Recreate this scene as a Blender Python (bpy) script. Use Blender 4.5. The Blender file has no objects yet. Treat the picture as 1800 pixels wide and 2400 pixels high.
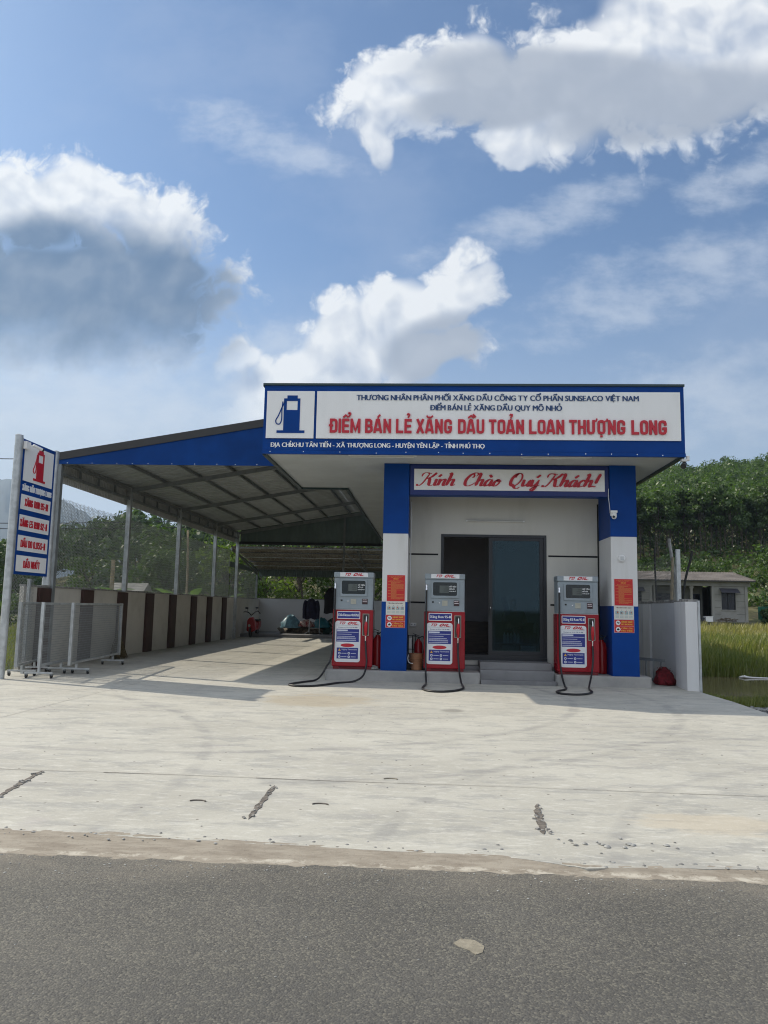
import bpy, bmesh, math, random
import numpy as np
from mathutils import Vector, Matrix
R = math.radians
sc = bpy.context.scene
COL = sc.collection
rng = random.Random(7)
nrg = np.random.default_rng(11)

# ------------------------------------------------------------------ camera
cam_d = bpy.data.cameras.new('camera')
cam = bpy.data.objects.new('camera', cam_d)
COL.objects.link(cam)
sc.camera = cam
cam_d.sensor_fit = 'VERTICAL'
cam_d.sensor_height = 24.0
cam_d.lens = 18.03
cam_d.clip_start = 0.05
cam_d.clip_end = 8000
TH, PI_, RO = R(3.4), R(7.08), R(1.15)
_f = Vector((-math.sin(TH) * math.cos(PI_), math.cos(TH) * math.cos(PI_), math.sin(PI_)))
_r = Vector((math.cos(TH), math.sin(TH), 0))
_u = _r.cross(_f)
_x = _r * math.cos(RO) + _u * math.sin(RO)
_y = _u * math.cos(RO) - _r * math.sin(RO)
_m = Matrix((_x, _y, -_f)).transposed().to_4x4()
_m.translation = Vector((0, 0, 1.5))
cam.matrix_world = _m

# ------------------------------------------------------------------ exposure
sc.view_settings.view_transform = 'Standard'
sc.view_settings.look = 'None'
sc.view_settings.gamma = 1
sc.view_settings.use_curve_mapping = False
sc.view_settings.exposure = 0.0
sc.cycles.filter_width = 1.1             # pixel filter: crisp, like a phone picture

# ------------------------------------------------------------------ sun
SUN_EL, SUN_AZ = 38.95, 67.2            # azimuth measured from +Y towards -X
sd = bpy.data.lights.new('sun', 'SUN')
sd.energy = 4.8
sd.angle = R(0.5)
sd.color = (1.0, 0.905, 0.74)
sun = bpy.data.objects.new('sun', sd)
COL.objects.link(sun)
_to = Vector((-math.sin(R(SUN_AZ)) * math.cos(R(SUN_EL)), math.cos(R(SUN_AZ)) * math.cos(R(SUN_EL)), math.sin(R(SUN_EL))))
sun.rotation_euler = _to.to_track_quat('Z', 'Y').to_euler()

# ------------------------------------------------------------------ node helper
class NT:
    """small helper for building node trees"""
    def __init__(s, tree):
        s.t = tree
    def n(s, kind, **kw):
        nd = s.t.nodes.new(kind)
        for k, v in kw.items():
            setattr(nd, k, v)
        return nd
    def inp(s, sock, v):
        if isinstance(v, bpy.types.NodeSocket):
            s.t.links.new(v, sock)
        elif v is not None:
            sock.default_value = v
    def math(s, op, a, b=None, c=None, clamp=False):
        nd = s.n('ShaderNodeMath', operation=op, use_clamp=clamp)
        s.inp(nd.inputs[0], a)
        if b is not None: s.inp(nd.inputs[1], b)
        if c is not None: s.inp(nd.inputs[2], c)
        return nd.outputs[0]
    def vec(s, op, a, b=None):
        nd = s.n('ShaderNodeVectorMath', operation=op)
        s.inp(nd.inputs[0], a)
        if b is not None: s.inp(nd.inputs[1], b)
        return nd.outputs['Value'] if op in ('DOT_PRODUCT', 'LENGTH') else nd.outputs[0]
    def comb(s, x, y, z):
        nd = s.n('ShaderNodeCombineXYZ')
        for i, v in enumerate((x, y, z)): s.inp(nd.inputs[i], v)
        return nd.outputs[0]
    def sep(s, v):
        nd = s.n('ShaderNodeSeparateXYZ'); s.inp(nd.inputs[0], v)
        return nd.outputs
    def mix(s, fac, a, b, blend='MIX'):
        nd = s.n('ShaderNodeMix', data_type='RGBA', blend_type=blend)
        s.inp(nd.inputs[0], fac); s.inp(nd.inputs[6], a); s.inp(nd.inputs[7], b)
        return nd.outputs[2]
    def smooth(s, v, lo, hi):
        nd = s.n('ShaderNodeMapRange', interpolation_type='SMOOTHSTEP')
        s.inp(nd.inputs[0], v); nd.inputs[1].default_value = lo; nd.inputs[2].default_value = hi
        return nd.outputs[0]
    def noise(s, v, scale, detail=2.0, rough=0.5, dim='3D'):
        nd = s.n('ShaderNodeTexNoise', noise_dimensions=dim)
        s.inp(nd.inputs['Vector'], v)
        nd.inputs['Scale'].default_value = scale
        nd.inputs['Detail'].default_value = detail
        nd.inputs['Roughness'].default_value = rough
        return nd.outputs['Fac']

# ------------------------------------------------------------------ sky with clouds
# cloud masses lie in (x/y, z/y) of the sky direction: centre, half sizes, turn
CL = [(-0.555,0.559,0.128,0.066,-0.01),(-0.489,0.572,0.088,0.065,-0.19),(-0.392,0.53,0.089,0.056,-0.61),(-0.336,0.461,0.041,0.029,-0.7),
      (-0.46,0.41,0.18,0.11,0),(-0.564,0.415,0.113,0.1,0),
      (-0.045,0.719,0.097,0.063,0.36),(0.046,0.738,0.109,0.073,0.17),(0.168,0.715,0.139,0.089,0),(0.326,0.76,0.163,0.13,0.21),
      (0.447,0.806,0.136,0.131,0),(-0.07,0.65,0.041,0.029,-1.06),(0.104,0.647,0.058,0.037,-0.39),
      (-0.185,0.305,0.085,0.048,0.27),(-0.125,0.345,0.078,0.062,0.54),(-0.039,0.394,0.075,0.055,0.54),(0.035,0.439,0.05,0.046,0.36),(-0.001,0.342,0.068,0.038,0.36),
      (-0.243,0.258,0.05,0.032,0.36),(-0.271,0.329,0.038,0.021,0.45)]
THIN = [(0.141,0.525,0.113,0.021,0.32),(0.191,0.541,0.05,0.021,0.18),(-0.16,0.62,0.047,0.016,-0.38),(-0.266,0.66,0.074,0.027,-0.38),
        (0.414,0.581,0.069,0.023,0.45),(-0.429,0.27,0.211,0.061,0),(-0.543,0.315,0.085,0.046,0),(-0.208,0.329,0.075,0.039,0.36),(0.288,0.432,0.134,0.038,0.27),(0.40,0.275,0.13,0.045,0)]
DARK = [(-0.47,0.412,0.20,0.095,0),(-0.44,0.362,0.155,0.055,0),(-0.547,0.449,0.106,0.081,0),(-0.328,0.441,0.073,0.039,-0.36),
        (0.199,0.728,0.207,0.048,-0.12),(0.325,0.691,0.149,0.048,0.17),(0.072,0.696,0.096,0.031,0),(0.011,0.348,0.068,0.038,0.36)]
SKY_S = 0.10
world = bpy.data.worlds.new('World')
sc.world = world
world.use_nodes = True
world.cycles.sampling_method = 'MANUAL'
world.cycles.sample_map_resolution = 512
wt = world.node_tree
for nd in list(wt.nodes): wt.nodes.remove(nd)

def blobs(N, v, lst, grow=1.0):
    """largest (1 - r^2) of the listed soft ellipses at v"""
    acc = None
    for (cx, cy, a, b, t) in lst:
        mp = N.n('ShaderNodeMapping', vector_type='TEXTURE')
        N.inp(mp.inputs[0], v)
        mp.inputs['Location'].default_value = (cx, cy, 0)
        mp.inputs['Rotation'].default_value = (0, 0, t)
        mp.inputs['Scale'].default_value = (a * grow, b * grow, 1)
        d = N.math('SUBTRACT', 1.0, N.vec('DOT_PRODUCT', mp.outputs[0], mp.outputs[0]))
        acc = d if acc is None else N.math('SMOOTH_MAX', acc, d, 0.25)
    return acc

def cloud_group(fine):
    g = bpy.data.node_groups.new('cloud_density', 'ShaderNodeTree')
    g.interface.new_socket('P', in_out='INPUT', socket_type='NodeSocketVector')
    g.interface.new_socket('D', in_out='OUTPUT', socket_type='NodeSocketFloat')
    g.interface.new_socket('B', in_out='OUTPUT', socket_type='NodeSocketFloat')
    N = NT(g)
    gi = N.n('NodeGroupInput'); go = N.n('NodeGroupOutput')
    p = gi.outputs[0]
    # warp the position so that outlines billow
    w1 = N.n('ShaderNodeTexNoise', noise_dimensions='2D'); N.inp(w1.inputs['Vector'], p)
    w1.inputs['Scale'].default_value = 7; w1.inputs['Detail'].default_value = 4 if fine else 2; w1.inputs['Roughness'].default_value = 0.55
    off = N.vec('MULTIPLY', N.vec('SUBTRACT', w1.outputs['Color'], (0.5, 0.5, 0.5)), (0.10, 0.10, 0))
    q = N.vec('ADD', p, off)
    b = blobs(N, q, CL, 1.30)
    vo = N.n('ShaderNodeTexVoronoi', voronoi_dimensions='2D', feature='F1')
    N.inp(vo.inputs['Vector'], q); vo.inputs['Scale'].default_value = 19
    vo.inputs['Detail'].default_value = 4 if fine else 1.2; vo.inputs['Roughness'].default_value = 0.55
    puff = N.math('SUBTRACT', 0.45, vo.outputs['Distance'])
    fb = N.noise(p, 16, 6 if fine else 2, 0.58, '2D')
    d = N.math('ADD', b, N.math('MULTIPLY', puff, 0.72 if fine else 0.5))
    d = N.math('ADD', d, N.math('MULTIPLY', N.math('SUBTRACT', fb, 0.5), 0.95))
    N.inp(go.inputs[0], d); N.inp(go.inputs[1], b)
    return g

def build_world():
    N = NT(wt)
    out = N.n('ShaderNodeOutputWorld')
    bg = N.n('ShaderNodeBackground')
    bg.inputs['Strength'].default_value = SKY_S
    wt.links.new(bg.outputs[0], out.inputs[0])
    sky = N.n('ShaderNodeTexSky', sky_type='NISHITA', sun_disc=False)
    sky.sun_elevation = R(SUN_EL)
    sky.sun_rotation = R(-SUN_AZ)
    sky.air_density = 1.0; sky.dust_density = 1.2; sky.ozone_density = 1.5
    tc = N.n('ShaderNodeTexCoord')
    d = tc.outputs['Generated']
    x, y, z = N.sep(d)
    yy = N.math('MAXIMUM', N.math('ABSOLUTE', y), 0.04)
    p = N.comb(N.math('DIVIDE', x, yy), N.math('DIVIDE', z, yy), N.math('MULTIPLY', N.math('LESS_THAN', y, 0), 5.0))
    gF, gS = cloud_group(True), cloud_group(False)
    def dens(pp, gg):
        g = N.n('ShaderNodeGroup'); g.node_tree = gg; N.inp(g.inputs[0], pp); return g.outputs
    D = dens(p, gF)[0]
    Da, B = dens(p, gS)
    D2 = dens(N.vec('ADD', p, (-0.012, 0.034, 0)), gS)[0]
    front = N.math('GREATER_THAN', y, 0.0)
    mask = N.math('MULTIPLY', N.math('MAXIMUM', N.smooth(D, -0.20, 0.42), N.smooth(B, 0.38, 0.72)), 0.98)
    # the big left cloud melts into the haze below it
    v = N.math('DIVIDE', z, yy)
    melt = N.math('MAXIMUM', N.smooth(N.math('ADD', v, N.math('MULTIPLY', N.math('SUBTRACT', N.noise(p, 9, 4, 0.6, '2D'), 0.5), 0.10)), 0.275, 0.40), N.smooth(x, -0.29, -0.20))
    mask = N.math('MULTIPLY', mask, melt)
    lit = N.math('MULTIPLY_ADD', N.math('ADD', N.math('SUBTRACT', Da, D2), N.math('MULTIPLY', N.math('SUBTRACT', D, Da), 0.42)), 0.88, 0.64, clamp=True)
    core = N.smooth(N.math('ADD', B, N.math('MULTIPLY', Da, 0.25)), 0.15, 0.70)
    dk = N.smooth(N.math('ADD', blobs(N, p, DARK, 1.2),
                          N.math('MULTIPLY', N.math('SUBTRACT', N.noise(p, 8, 3, 0.5, '2D'), 0.5), 0.55)), -0.35, 0.6)
    left = N.smooth(x, 0.0, -0.25)
    k = 1.0 / SKY_S
    white = (0.93 * k, 0.95 * k, 0.97 * k, 1); grey = (0.40 * k, 0.48 * k, 0.63 * k, 1)
    cc = N.mix(lit, grey, white)
    dcol = N.mix(left, (0.40 * k, 0.45 * k, 0.54 * k, 1), (0.065 * k, 0.145 * k, 0.285 * k, 1))
    cc = N.mix(N.math('MULTIPLY', N.math('MULTIPLY', dk, N.math('MULTIPLY_ADD', core, 0.85, 0.15)), N.math('MULTIPLY_ADD', lit, -0.12, 1.0)), cc, dcol)
    # thin veils and the milky band low over the hills
    th = blobs(N, p, THIN, 1.5)
    wisp = N.noise(N.vec('MULTIPLY', p, (1.0, 1.8, 1)), 12, 6, 0.62, '2D')
    thin = N.math('MULTIPLY', N.smooth(N.math('ADD', th, N.math('MULTIPLY', N.math('SUBTRACT', wisp, 0.5), 4.0)), -0.5, 2.0), 0.55)
    low = N.math('MULTIPLY', N.smooth(z, 0.46, 0.06), 0.66)
    left_low = N.math('MULTIPLY', N.math('MULTIPLY', N.smooth(x, 0.05, -0.45), N.smooth(z, 0.38, 0.14)), 0.55)
    veil = N.math('MULTIPLY', N.math('ADD', low, left_low), N.smooth(y, -0.15, 0.25))
    high = N.math('MULTIPLY', N.smooth(N.noise(N.vec('MULTIPLY', p, (1, 1.5, 1)), 3.0, 5, 0.6, '2D'), 0.42, 0.78), 0.20)
    base = N.mix(1.0, sky.outputs[0], (0.74, 0.99, 1.22, 1), 'MULTIPLY')
    base = N.mix(N.math('MULTIPLY', high, front), base, (0.52 * k, 0.60 * k, 0.76 * k, 1))
    base = N.mix(veil, base, (0.53 * k, 0.62 * k, 0.74 * k, 1))
    base = N.mix(N.math('MULTIPLY', thin, front), base, (0.70 * k, 0.76 * k, 0.85 * k, 1))
    fin = N.mix(mask, base, cc)
    # added unseen broken bright cloud overhead and behind the road, lifting the shade
    fill_sky = N.math('MAXIMUM', N.smooth(y, 0.22, -0.12), N.smooth(z, 0.74, 0.86))
    brk = N.math('MULTIPLY_ADD', N.smooth(N.noise(d, 2.2, 5, 0.6), 0.36, 0.60), 0.60, 0.34)
    fin = N.mix(N.math('MULTIPLY', fill_sky, brk), fin, (1.02 * k, 1.05 * k, 1.10 * k, 1))
    wt.links.new(fin, bg.inputs['Color'])
build_world()

# ------------------------------------------------------------------ materials
MATS = {}
def mat(name, col, rough=0.6, metal=0.0, var=0.0, vs=3.0, col2=None, lo=0.35, hi=0.65, bump=0.0, bs=30.0, spec=0.5, detail=5.0, stretch=(1, 1, 1), bdist=0.01):
    """plain Principled surface; colour wanders by noise between col and col2 (or +-var)"""
    m = bpy.data.materials.new(name)
    m.use_nodes = True
    N = NT(m.node_tree)
    b = m.node_tree.nodes['Principled BSDF']
    b.inputs['Roughness'].default_value = rough
    b.inputs['Metallic'].default_value = metal
    b.inputs['Specular IOR Level'].default_value = spec
    c = (*col, 1)
    pos = N.n('ShaderNodeNewGeometry').outputs['Position'] if (var or col2 or bump) else None
    if var or col2:
        a = tuple(x * (1 - var) for x in col) + (1,) if not col2 else c
        d = tuple(min(1, x * (1 + var)) for x in col) + (1,) if not col2 else (*col2, 1)
        nz = N.noise(N.vec('MULTIPLY', pos, stretch), vs, detail, 0.6)
        N.inp(b.inputs['Base Color'], N.mix(N.smooth(nz, lo, hi), a, d))
    else:
        b.inputs['Base Color'].default_value = c
    if bump:
        bp = N.n('ShaderNodeBump')
        bp.inputs['Strength'].default_value = bump
        bp.inputs['Distance'].default_value = bdist
        N.inp(bp.inputs['Height'], N.noise(N.vec('MULTIPLY', pos, stretch), bs, 4, 0.6))
        m.node_tree.links.new(bp.outputs[0], b.inputs['Normal'])
    MATS[name] = m
    return m

def leaf_mat(name, c1, c2, trans=0.35):
    m = bpy.data.materials.new(name); m.use_nodes = True
    N = NT(m.node_tree); t = m.node_tree
    t.nodes.remove(t.nodes['Principled BSDF'])
    g = N.n('ShaderNodeNewGeometry')
    f = N.math('ADD', N.math('MULTIPLY', g.outputs['Random Per Island'], 0.55), N.math('MULTIPLY', N.smooth(N.noise(g.outputs['Position'], 0.35, 3), 0.35, 0.65), 0.45))
    col = N.mix(f, (*c1, 1), (*c2, 1))
    d = N.n('ShaderNodeBsdfDiffuse'); N.inp(d.inputs[0], col)
    tr = N.n('ShaderNodeBsdfTranslucent'); N.inp(tr.inputs[0], N.mix(1.0, col, (1.25, 1.35, 0.7, 1), 'MULTIPLY'))
    gl = N.n('ShaderNodeBsdfGlossy'); gl.inputs['Roughness'].default_value = 0.45; gl.inputs[0].default_value = (1, 1, 1, 1)
    mx = N.n('ShaderNodeMixShader'); mx.inputs[0].default_value = trans
    t.links.new(d.outputs[0], mx.inputs[1]); t.links.new(tr.outputs[0], mx.inputs[2])
    m2 = N.n('ShaderNodeMixShader'); m2.inputs[0].default_value = 0.03
    t.links.new(mx.outputs[0], m2.inputs[1]); t.links.new(gl.outputs[0], m2.inputs[2])
    t.links.new(m2.outputs[0], t.nodes['Material Output'].inputs[0])
    MATS[name] = m
    return m

# ------------------------------------------------------------------ mesh builder
class MB:
    def __init__(s):
        s.v = []; s.f = []; s.m = []; s.mi = 0
    def use(s, i): s.mi = i; return s
    def add(s, vs, fs):
        o = len(s.v)
        s.v.extend(tuple(p) for p in vs)
        for f in fs:
            s.f.append(tuple(i + o for i in f)); s.m.append(s.mi)
        return s
    def box(s, x0, x1, y0, y1, z0, z1):
        return s.add([(x0,y0,z0),(x1,y0,z0),(x1,y1,z0),(x0,y1,z0),(x0,y0,z1),(x1,y0,z1),(x1,y1,z1),(x0,y1,z1)],
                     [(0,3,2,1),(4,5,6,7),(0,1,5,4),(1,2,6,5),(2,3,7,6),(3,0,4,7)])
    def cbox(s, c, d, rz=0.0, rx=0.0, ry=0.0):
        M = Matrix.Rotation(rz, 3, 'Z') @ Matrix.Rotation(ry, 3, 'Y') @ Matrix.Rotation(rx, 3, 'X')
        vs = [Vector(c) + M @ Vector((sx*d[0]/2, sy*d[1]/2, sz*d[2]/2)) for sz in (-1,1) for sx, sy in ((-1,-1),(1,-1),(1,1),(-1,1))]
        return s.add(vs, [(0,3,2,1),(4,5,6,7),(0,1,5,4),(1,2,6,5),(2,3,7,6),(3,0,4,7)])
    def beam(s, p, q, w, h):
        """rectangular bar from p to q, w across (horizontal), h upright"""
        p, q = Vector(p), Vector(q); t = (q - p).normalized()
        up = Vector((0,0,1)) if abs(t.z) < 0.95 else Vector((0,1,0))
        a = t.cross(up).normalized(); b = a.cross(t).normalized()
        vs = [e + a*sa*w/2 + b*sb*h/2 for e in (p, q) for sa, sb in ((-1,-1),(1,-1),(1,1),(-1,1))]
        return s.add(vs, [(0,1,2,3),(7,6,5,4),(0,4,5,1),(1,5,6,2),(2,6,7,3),(3,7,4,0)])
    def tube(s, pts, r, n=8, cap=True):
        pts = [Vector(p) for p in pts]; k = len(pts)
        rs = r if isinstance(r, (list, tuple)) else [r]*k
        t0 = (pts[1]-pts[0]).normalized()
        a = t0.orthogonal().normalized(); vs = []
        for i, p in enumerate(pts):
            t = (pts[min(i+1,k-1)] - pts[max(i-1,0)]).normalized()
            a = (a - t*a.dot(t)).normalized(); b = t.cross(a)
            for j in range(n):
                w = 2*math.pi*j/n
                vs.append(p + (a*math.cos(w) + b*math.sin(w))*rs[i])
        fs = [(i*n+j, i*n+(j+1)%n, (i+1)*n+(j+1)%n, (i+1)*n+j) for i in range(k-1) for j in range(n)]
        if cap: fs += [tuple(range(n-1,-1,-1)), tuple((k-1)*n+j for j in range(n))]
        return s.add(vs, fs)
    def lathe(s, prof, c=(0,0,0), n=20, axis='Z', sc=(1,1)):
        vs = []
        for r, h in prof:
            for j in range(n):
                w = 2*math.pi*j/n; x, y = r*math.cos(w)*sc[0], r*math.sin(w)*sc[1]
                p = (x, y, h) if axis == 'Z' else ((x, h, y) if axis == 'Y' else (h, x, y))
                vs.append(Vector(c) + Vector(p))
        k = len(prof)
        fs = [(i*n+j, i*n+(j+1)%n, (i+1)*n+(j+1)%n, (i+1)*n+j) for i in range(k-1) for j in range(n)]
        fs += [tuple(range(n-1,-1,-1)), tuple((k-1)*n+j for j in range(n))]
        return s.add(vs, fs)
    def prism(s, poly, fn, d0, d1):
        """poly: 2D outline; fn(u, v, d) -> 3D"""
        n = len(poly)
        vs = [fn(u, v, d0) for u, v in poly] + [fn(u, v, d1) for u, v in poly]
        return s.add(vs, [tuple(range(n)), tuple(range(2*n-1, n-1, -1))] + [(i, i+n, (i+1)%n+n, (i+1)%n) for i in range(n)])

def rrect(x0, x1, y0, y1, r, n=5):
    out = []
    for cx, cy, a in ((x1-r,y1-r,0),(x0+r,y1-r,90),(x0+r,y0+r,180),(x1-r,y0+r,270)):
        for i in range(n+1):
            w = R(a + 90*i/n); out.append((cx + r*math.cos(w), cy + r*math.sin(w)))
    return out
def ellipse(cx, cy, a, b, n=24):
    return [(cx + a*math.cos(2*math.pi*i/n), cy + b*math.sin(2*math.pi*i/n)) for i in range(n)]
def smoothpath(pts, per=6):
    P = [Vector(p) for p in pts]; out = []
    for i in range(len(P)-1):
        a, b, c, d = P[max(i-1,0)], P[i], P[i+1], P[min(i+2,len(P)-1)]
        for k in range(per):
            t = k/per
            out.append(0.5*((2*b) + (c-a)*t + (2*a-5*b+4*c-d)*t*t + (3*b-3*c+d-a)*t**3))
    out.append(P[-1]); return out

def rootof(o):
    while o.parent: o = o.parent
    return o
def make_obj(name, me, parent=None):
    o = bpy.data.objects.new(name, me)
    COL.objects.link(o)
    if parent: o.parent = parent
    return o
def build(name, mb, mats, parent=None, bevel=0.0, smooth=False, seg=2):
    """link the builder as ONE mesh object; coordinates are world ones, moved into the root's frame"""
    off = rootof(parent).location if parent else Vector((0,0,0))
    me = bpy.data.meshes.new(name)
    me.from_pydata([tuple(Vector(p) - off) for p in mb.v], [], mb.f)
    for m in (mats if isinstance(mats, (list, tuple)) else [mats]): me.materials.append(m)
    if any(mb.m): me.polygons.foreach_set('material_index', mb.m)
    bm = bmesh.new(); bm.from_mesh(me); bmesh.ops.recalc_face_normals(bm, faces=bm.faces); bm.to_mesh(me); bm.free()
    if smooth:
        me.polygons.foreach_set('use_smooth', [True]*len(me.polygons))
        try: me.set_sharp_from_angle(angle=R(40))
        except Exception: pass
    o = make_obj(name, me, parent)
    if bevel:
        b = o.modifiers.new('bevel', 'BEVEL'); b.width = bevel; b.segments = seg; b.limit_method = 'ANGLE'; b.angle_limit = R(40)
    return o
def npmesh(name, V, F, mats, parent=None, mi=None):
    """big mesh from numpy arrays, F (M,4) or (M,3)"""
    me = bpy.data.meshes.new(name)
    off = np.array(rootof(parent).location) if parent else np.zeros(3)
    V = np.asarray(V, dtype=np.float32) - off.astype(np.float32); F = np.asarray(F, dtype=np.int32)
    k = F.shape[1]
    me.vertices.add(len(V)); me.vertices.foreach_set('co', V.ravel())
    me.loops.add(F.size); me.loops.foreach_set('vertex_index', F.ravel())
    me.polygons.add(len(F)); me.polygons.foreach_set('loop_start', np.arange(0, F.size, k, dtype=np.int32))
    for m in (mats if isinstance(mats, (list, tuple)) else [mats]): me.materials.append(m)
    if mi is not None: me.polygons.foreach_set('material_index', np.asarray(mi, dtype=np.int32))
    me.update(calc_edges=True); me.validate()
    return make_obj(name, me, parent)
def tag(o, label=None, cat=None, group=None, kind=None):
    if label: o['label'] = label
    if cat: o['category'] = cat
    if group: o['group'] = group
    if kind: o['kind'] = kind
    return o
def thing(name, label, cat, loc=(0,0,0), group=None):
    o = bpy.data.objects.new(name, None); COL.objects.link(o)
    o.empty_display_size = 0.1
    o.location = loc
    return tag(o, label, cat, group)
def copy_tree(o, parent=None):
    c = o.copy(); COL.objects.link(c)
    if parent: c.parent = parent
    for ch in list(o.children): copy_tree(ch, c)
    return c

# ------------------------------------------------------------------ lettering
_tc = {}
def text_mesh(body, offset=0.0, shear=0.0, extrude=0.0):
    cu = bpy.data.curves.new('lettering', 'FONT')
    cu.body = body; cu.offset = offset; cu.shear = shear; cu.extrude = extrude; cu.resolution_u = 4
    o = bpy.data.objects.new('lettering', cu); COL.objects.link(o)
    bpy.context.view_layer.update()
    me = o.evaluated_get(bpy.context.evaluated_depsgraph_get()).to_mesh()
    V = [tuple(v.co) for v in me.vertices]; F = [tuple(p.vertices) for p in me.polygons]
    o.evaluated_get(bpy.context.evaluated_depsgraph_get()).to_mesh_clear()
    bpy.data.objects.remove(o); bpy.data.curves.remove(cu)
    return V, F
CAP = 0.0
def put_text(mb, body, u0, u1, v0, cap, fn, d=0.0, thick=0.0, offset=0.0, shear=0.0, bold=0.0, rise=0.0):
    """text between u0..u1, base line v0, capital height cap; fn(u, v, depth) -> world"""
    global CAP
    if not CAP:
        vs, _ = text_mesh('H'); CAP = max(p[1] for p in vs)
    V, F = text_mesh(body, min(offset, 0.012), shear, 0.5 if thick else 0.0)
    u0 += bold/2; u1 -= bold/2; v0 += rise/2; cap -= rise
    x0 = min(p[0] for p in V); x1 = max(p[0] for p in V)
    sx = (u1-u0)/(x1-x0); sy = cap/CAP
    n = 1 if not bold else (3 if bold < 0.02 else 5)      # heavier strokes: the letter struck several times side by side
    for q in range(n):
        du = (q/(n-1)-0.5)*bold if n > 1 else 0.0; dv = ((q % 2)-0.5)*rise
        mb.add([fn(u0 + du + (p[0]-x0)*sx, v0 + dv + p[1]*sy, d + (p[2]+0.5)*(thick + 0.0006*q) if thick else d + 0.0006*q) for p in V], F)

# ------------------------------------------------------------------ leaves
def leaf_quads(C, Rr, per, size, flat=0.75, shell=0.55, wild=0.7):
    """leaf clumps: C (n,3) centres, Rr (n,) radii -> V, F of small bent quads"""
    C = np.asarray(C, float); Rr = np.asarray(Rr, float); n = len(C)
    P = nrg.normal(size=(n*per, 3)); P /= np.linalg.norm(P, axis=1)[:,None]
    rad = (shell + (1-shell)*nrg.random(n*per))*np.repeat(Rr, per)
    pos = np.repeat(C, per, 0) + P*rad[:,None]*np.array([1,1,flat])
    nrm = P + nrg.normal(scale=wild, size=P.shape) + np.array([0,0,0.35]); nrm /= np.linalg.norm(nrm, axis=1)[:,None]
    a = np.cross(nrm, nrg.normal(size=P.shape)); a /= np.linalg.norm(a, axis=1)[:,None]
    b = np.cross(nrm, a)
    s = size*(0.6 + 0.8*nrg.random(len(pos)))[:,None]
    l = s*1.0; w = s*0.55
    V = np.stack([pos - a*l*0.5, pos + b*w*0.5 + nrm*w*0.12, pos + a*l*0.55, pos - b*w*0.5 + nrm*w*0.12], 1).reshape(-1,3)
    F = np.arange(len(V)).reshape(-1,4)
    return V, F
def crown(name, C, Rr, per, size, m, parent=None, flat=0.75, shell=0.55, wild=0.7):
    V, F = leaf_quads(C, Rr, per, size, flat, shell, wild)
    return npmesh(name, V, F, m, parent)

# ------------------------------------------------------------------ letters with their own accents, and a heavy narrow alphabet
import unicodedata
_g = {}
def glyph(ch):
    if ch not in _g:
        V, F = text_mesh(ch, 0.0, 0.0, 0.0)
        x0 = min(p[0] for p in V); x1 = max(p[0] for p in V)
        _g[ch] = ([(p[0]-x0, p[1]) for p in V], F, x1-x0)
    return _g[ch]
def outline(pts, w, closed=False):
    """quads of a thick mitred line through 2D points"""
    n = len(pts); L = []; Rr = []
    for i, p in enumerate(pts):
        a = pts[(i-1) % n] if closed or i else p; b = pts[(i+1) % n] if closed or i < n-1 else p
        d1 = Vector((p[0]-a[0], p[1]-a[1])); d2 = Vector((b[0]-p[0], b[1]-p[1]))
        if d1.length < 1e-9: d1 = d2
        if d2.length < 1e-9: d2 = d1
        d1.normalize(); d2.normalize(); t = d1 + d2
        if t.length < 1e-6: t = d1
        t.normalize(); nrm = Vector((-t.y, t.x)); k = min(1.6, 1/max(0.3, nrm.dot(Vector((-d1.y, d1.x)))))
        L.append((p[0]+nrm.x*w/2*k, p[1]+nrm.y*w/2*k)); Rr.append((p[0]-nrm.x*w/2*k, p[1]-nrm.y*w/2*k))
    m = n if closed else n-1
    return [[L[i], L[(i+1) % n], Rr[(i+1) % n], Rr[i]] for i in range(m)]
def accents(marks, x0, x1, top, s, low):
    """strokes for Vietnamese marks over a letter that spans x0..x1; returns list of (points, width)"""
    c = (x0+x1)/2; w = min(x1-x0, 0.75); out = []; y = top + 0.10
    hat = '\u0302' in marks; brv = '\u0306' in marks
    if hat: out.append(([(c-0.26*w-.05, y), (c, y+0.16), (c+0.26*w+.05, y)], s*0.62))
    if brv: out.append(([(c-0.22, y+0.15), (c-0.12, y+0.03), (c+0.12, y+0.03), (c+0.22, y+0.15)], s*0.62))
    yy = y + (0.06 if hat or brv else 0.0); cx = c + (0.26 if hat or brv else 0.02)
    if '\u0301' in marks: out.append(([(cx-0.05, yy), (cx+0.13, yy+0.20)], s*0.7))
    if '\u0300' in marks: out.append(([(cx-0.13, yy+0.20), (cx+0.07, yy)], s*0.7))
    if '\u0309' in marks: out.append(([(cx-0.09, yy+0.20), (cx-0.02, yy+0.27), (cx+0.09, yy+0.24), (cx+0.09, yy+0.15), (cx, yy+0.08), (cx, yy-0.01)], s*0.55))
    if '\u0303' in marks: out.append(([(c-0.22, y+0.02), (c-0.12, y+0.12), (c+0.08, y+0.04), (c+0.20, y+0.14)], s*0.62))
    if '\u0323' in marks: out.append(([(c, low-0.20), (c, low-0.06)], 0.15))
    if '\u031b' in marks: out.append(([(x1-s*0.3, top-0.10), (x1+0.10, top-0.06), (x1+0.15, top+0.10)], s*0.6))
    return out
HW, HS = 0.58, 0.175
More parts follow.
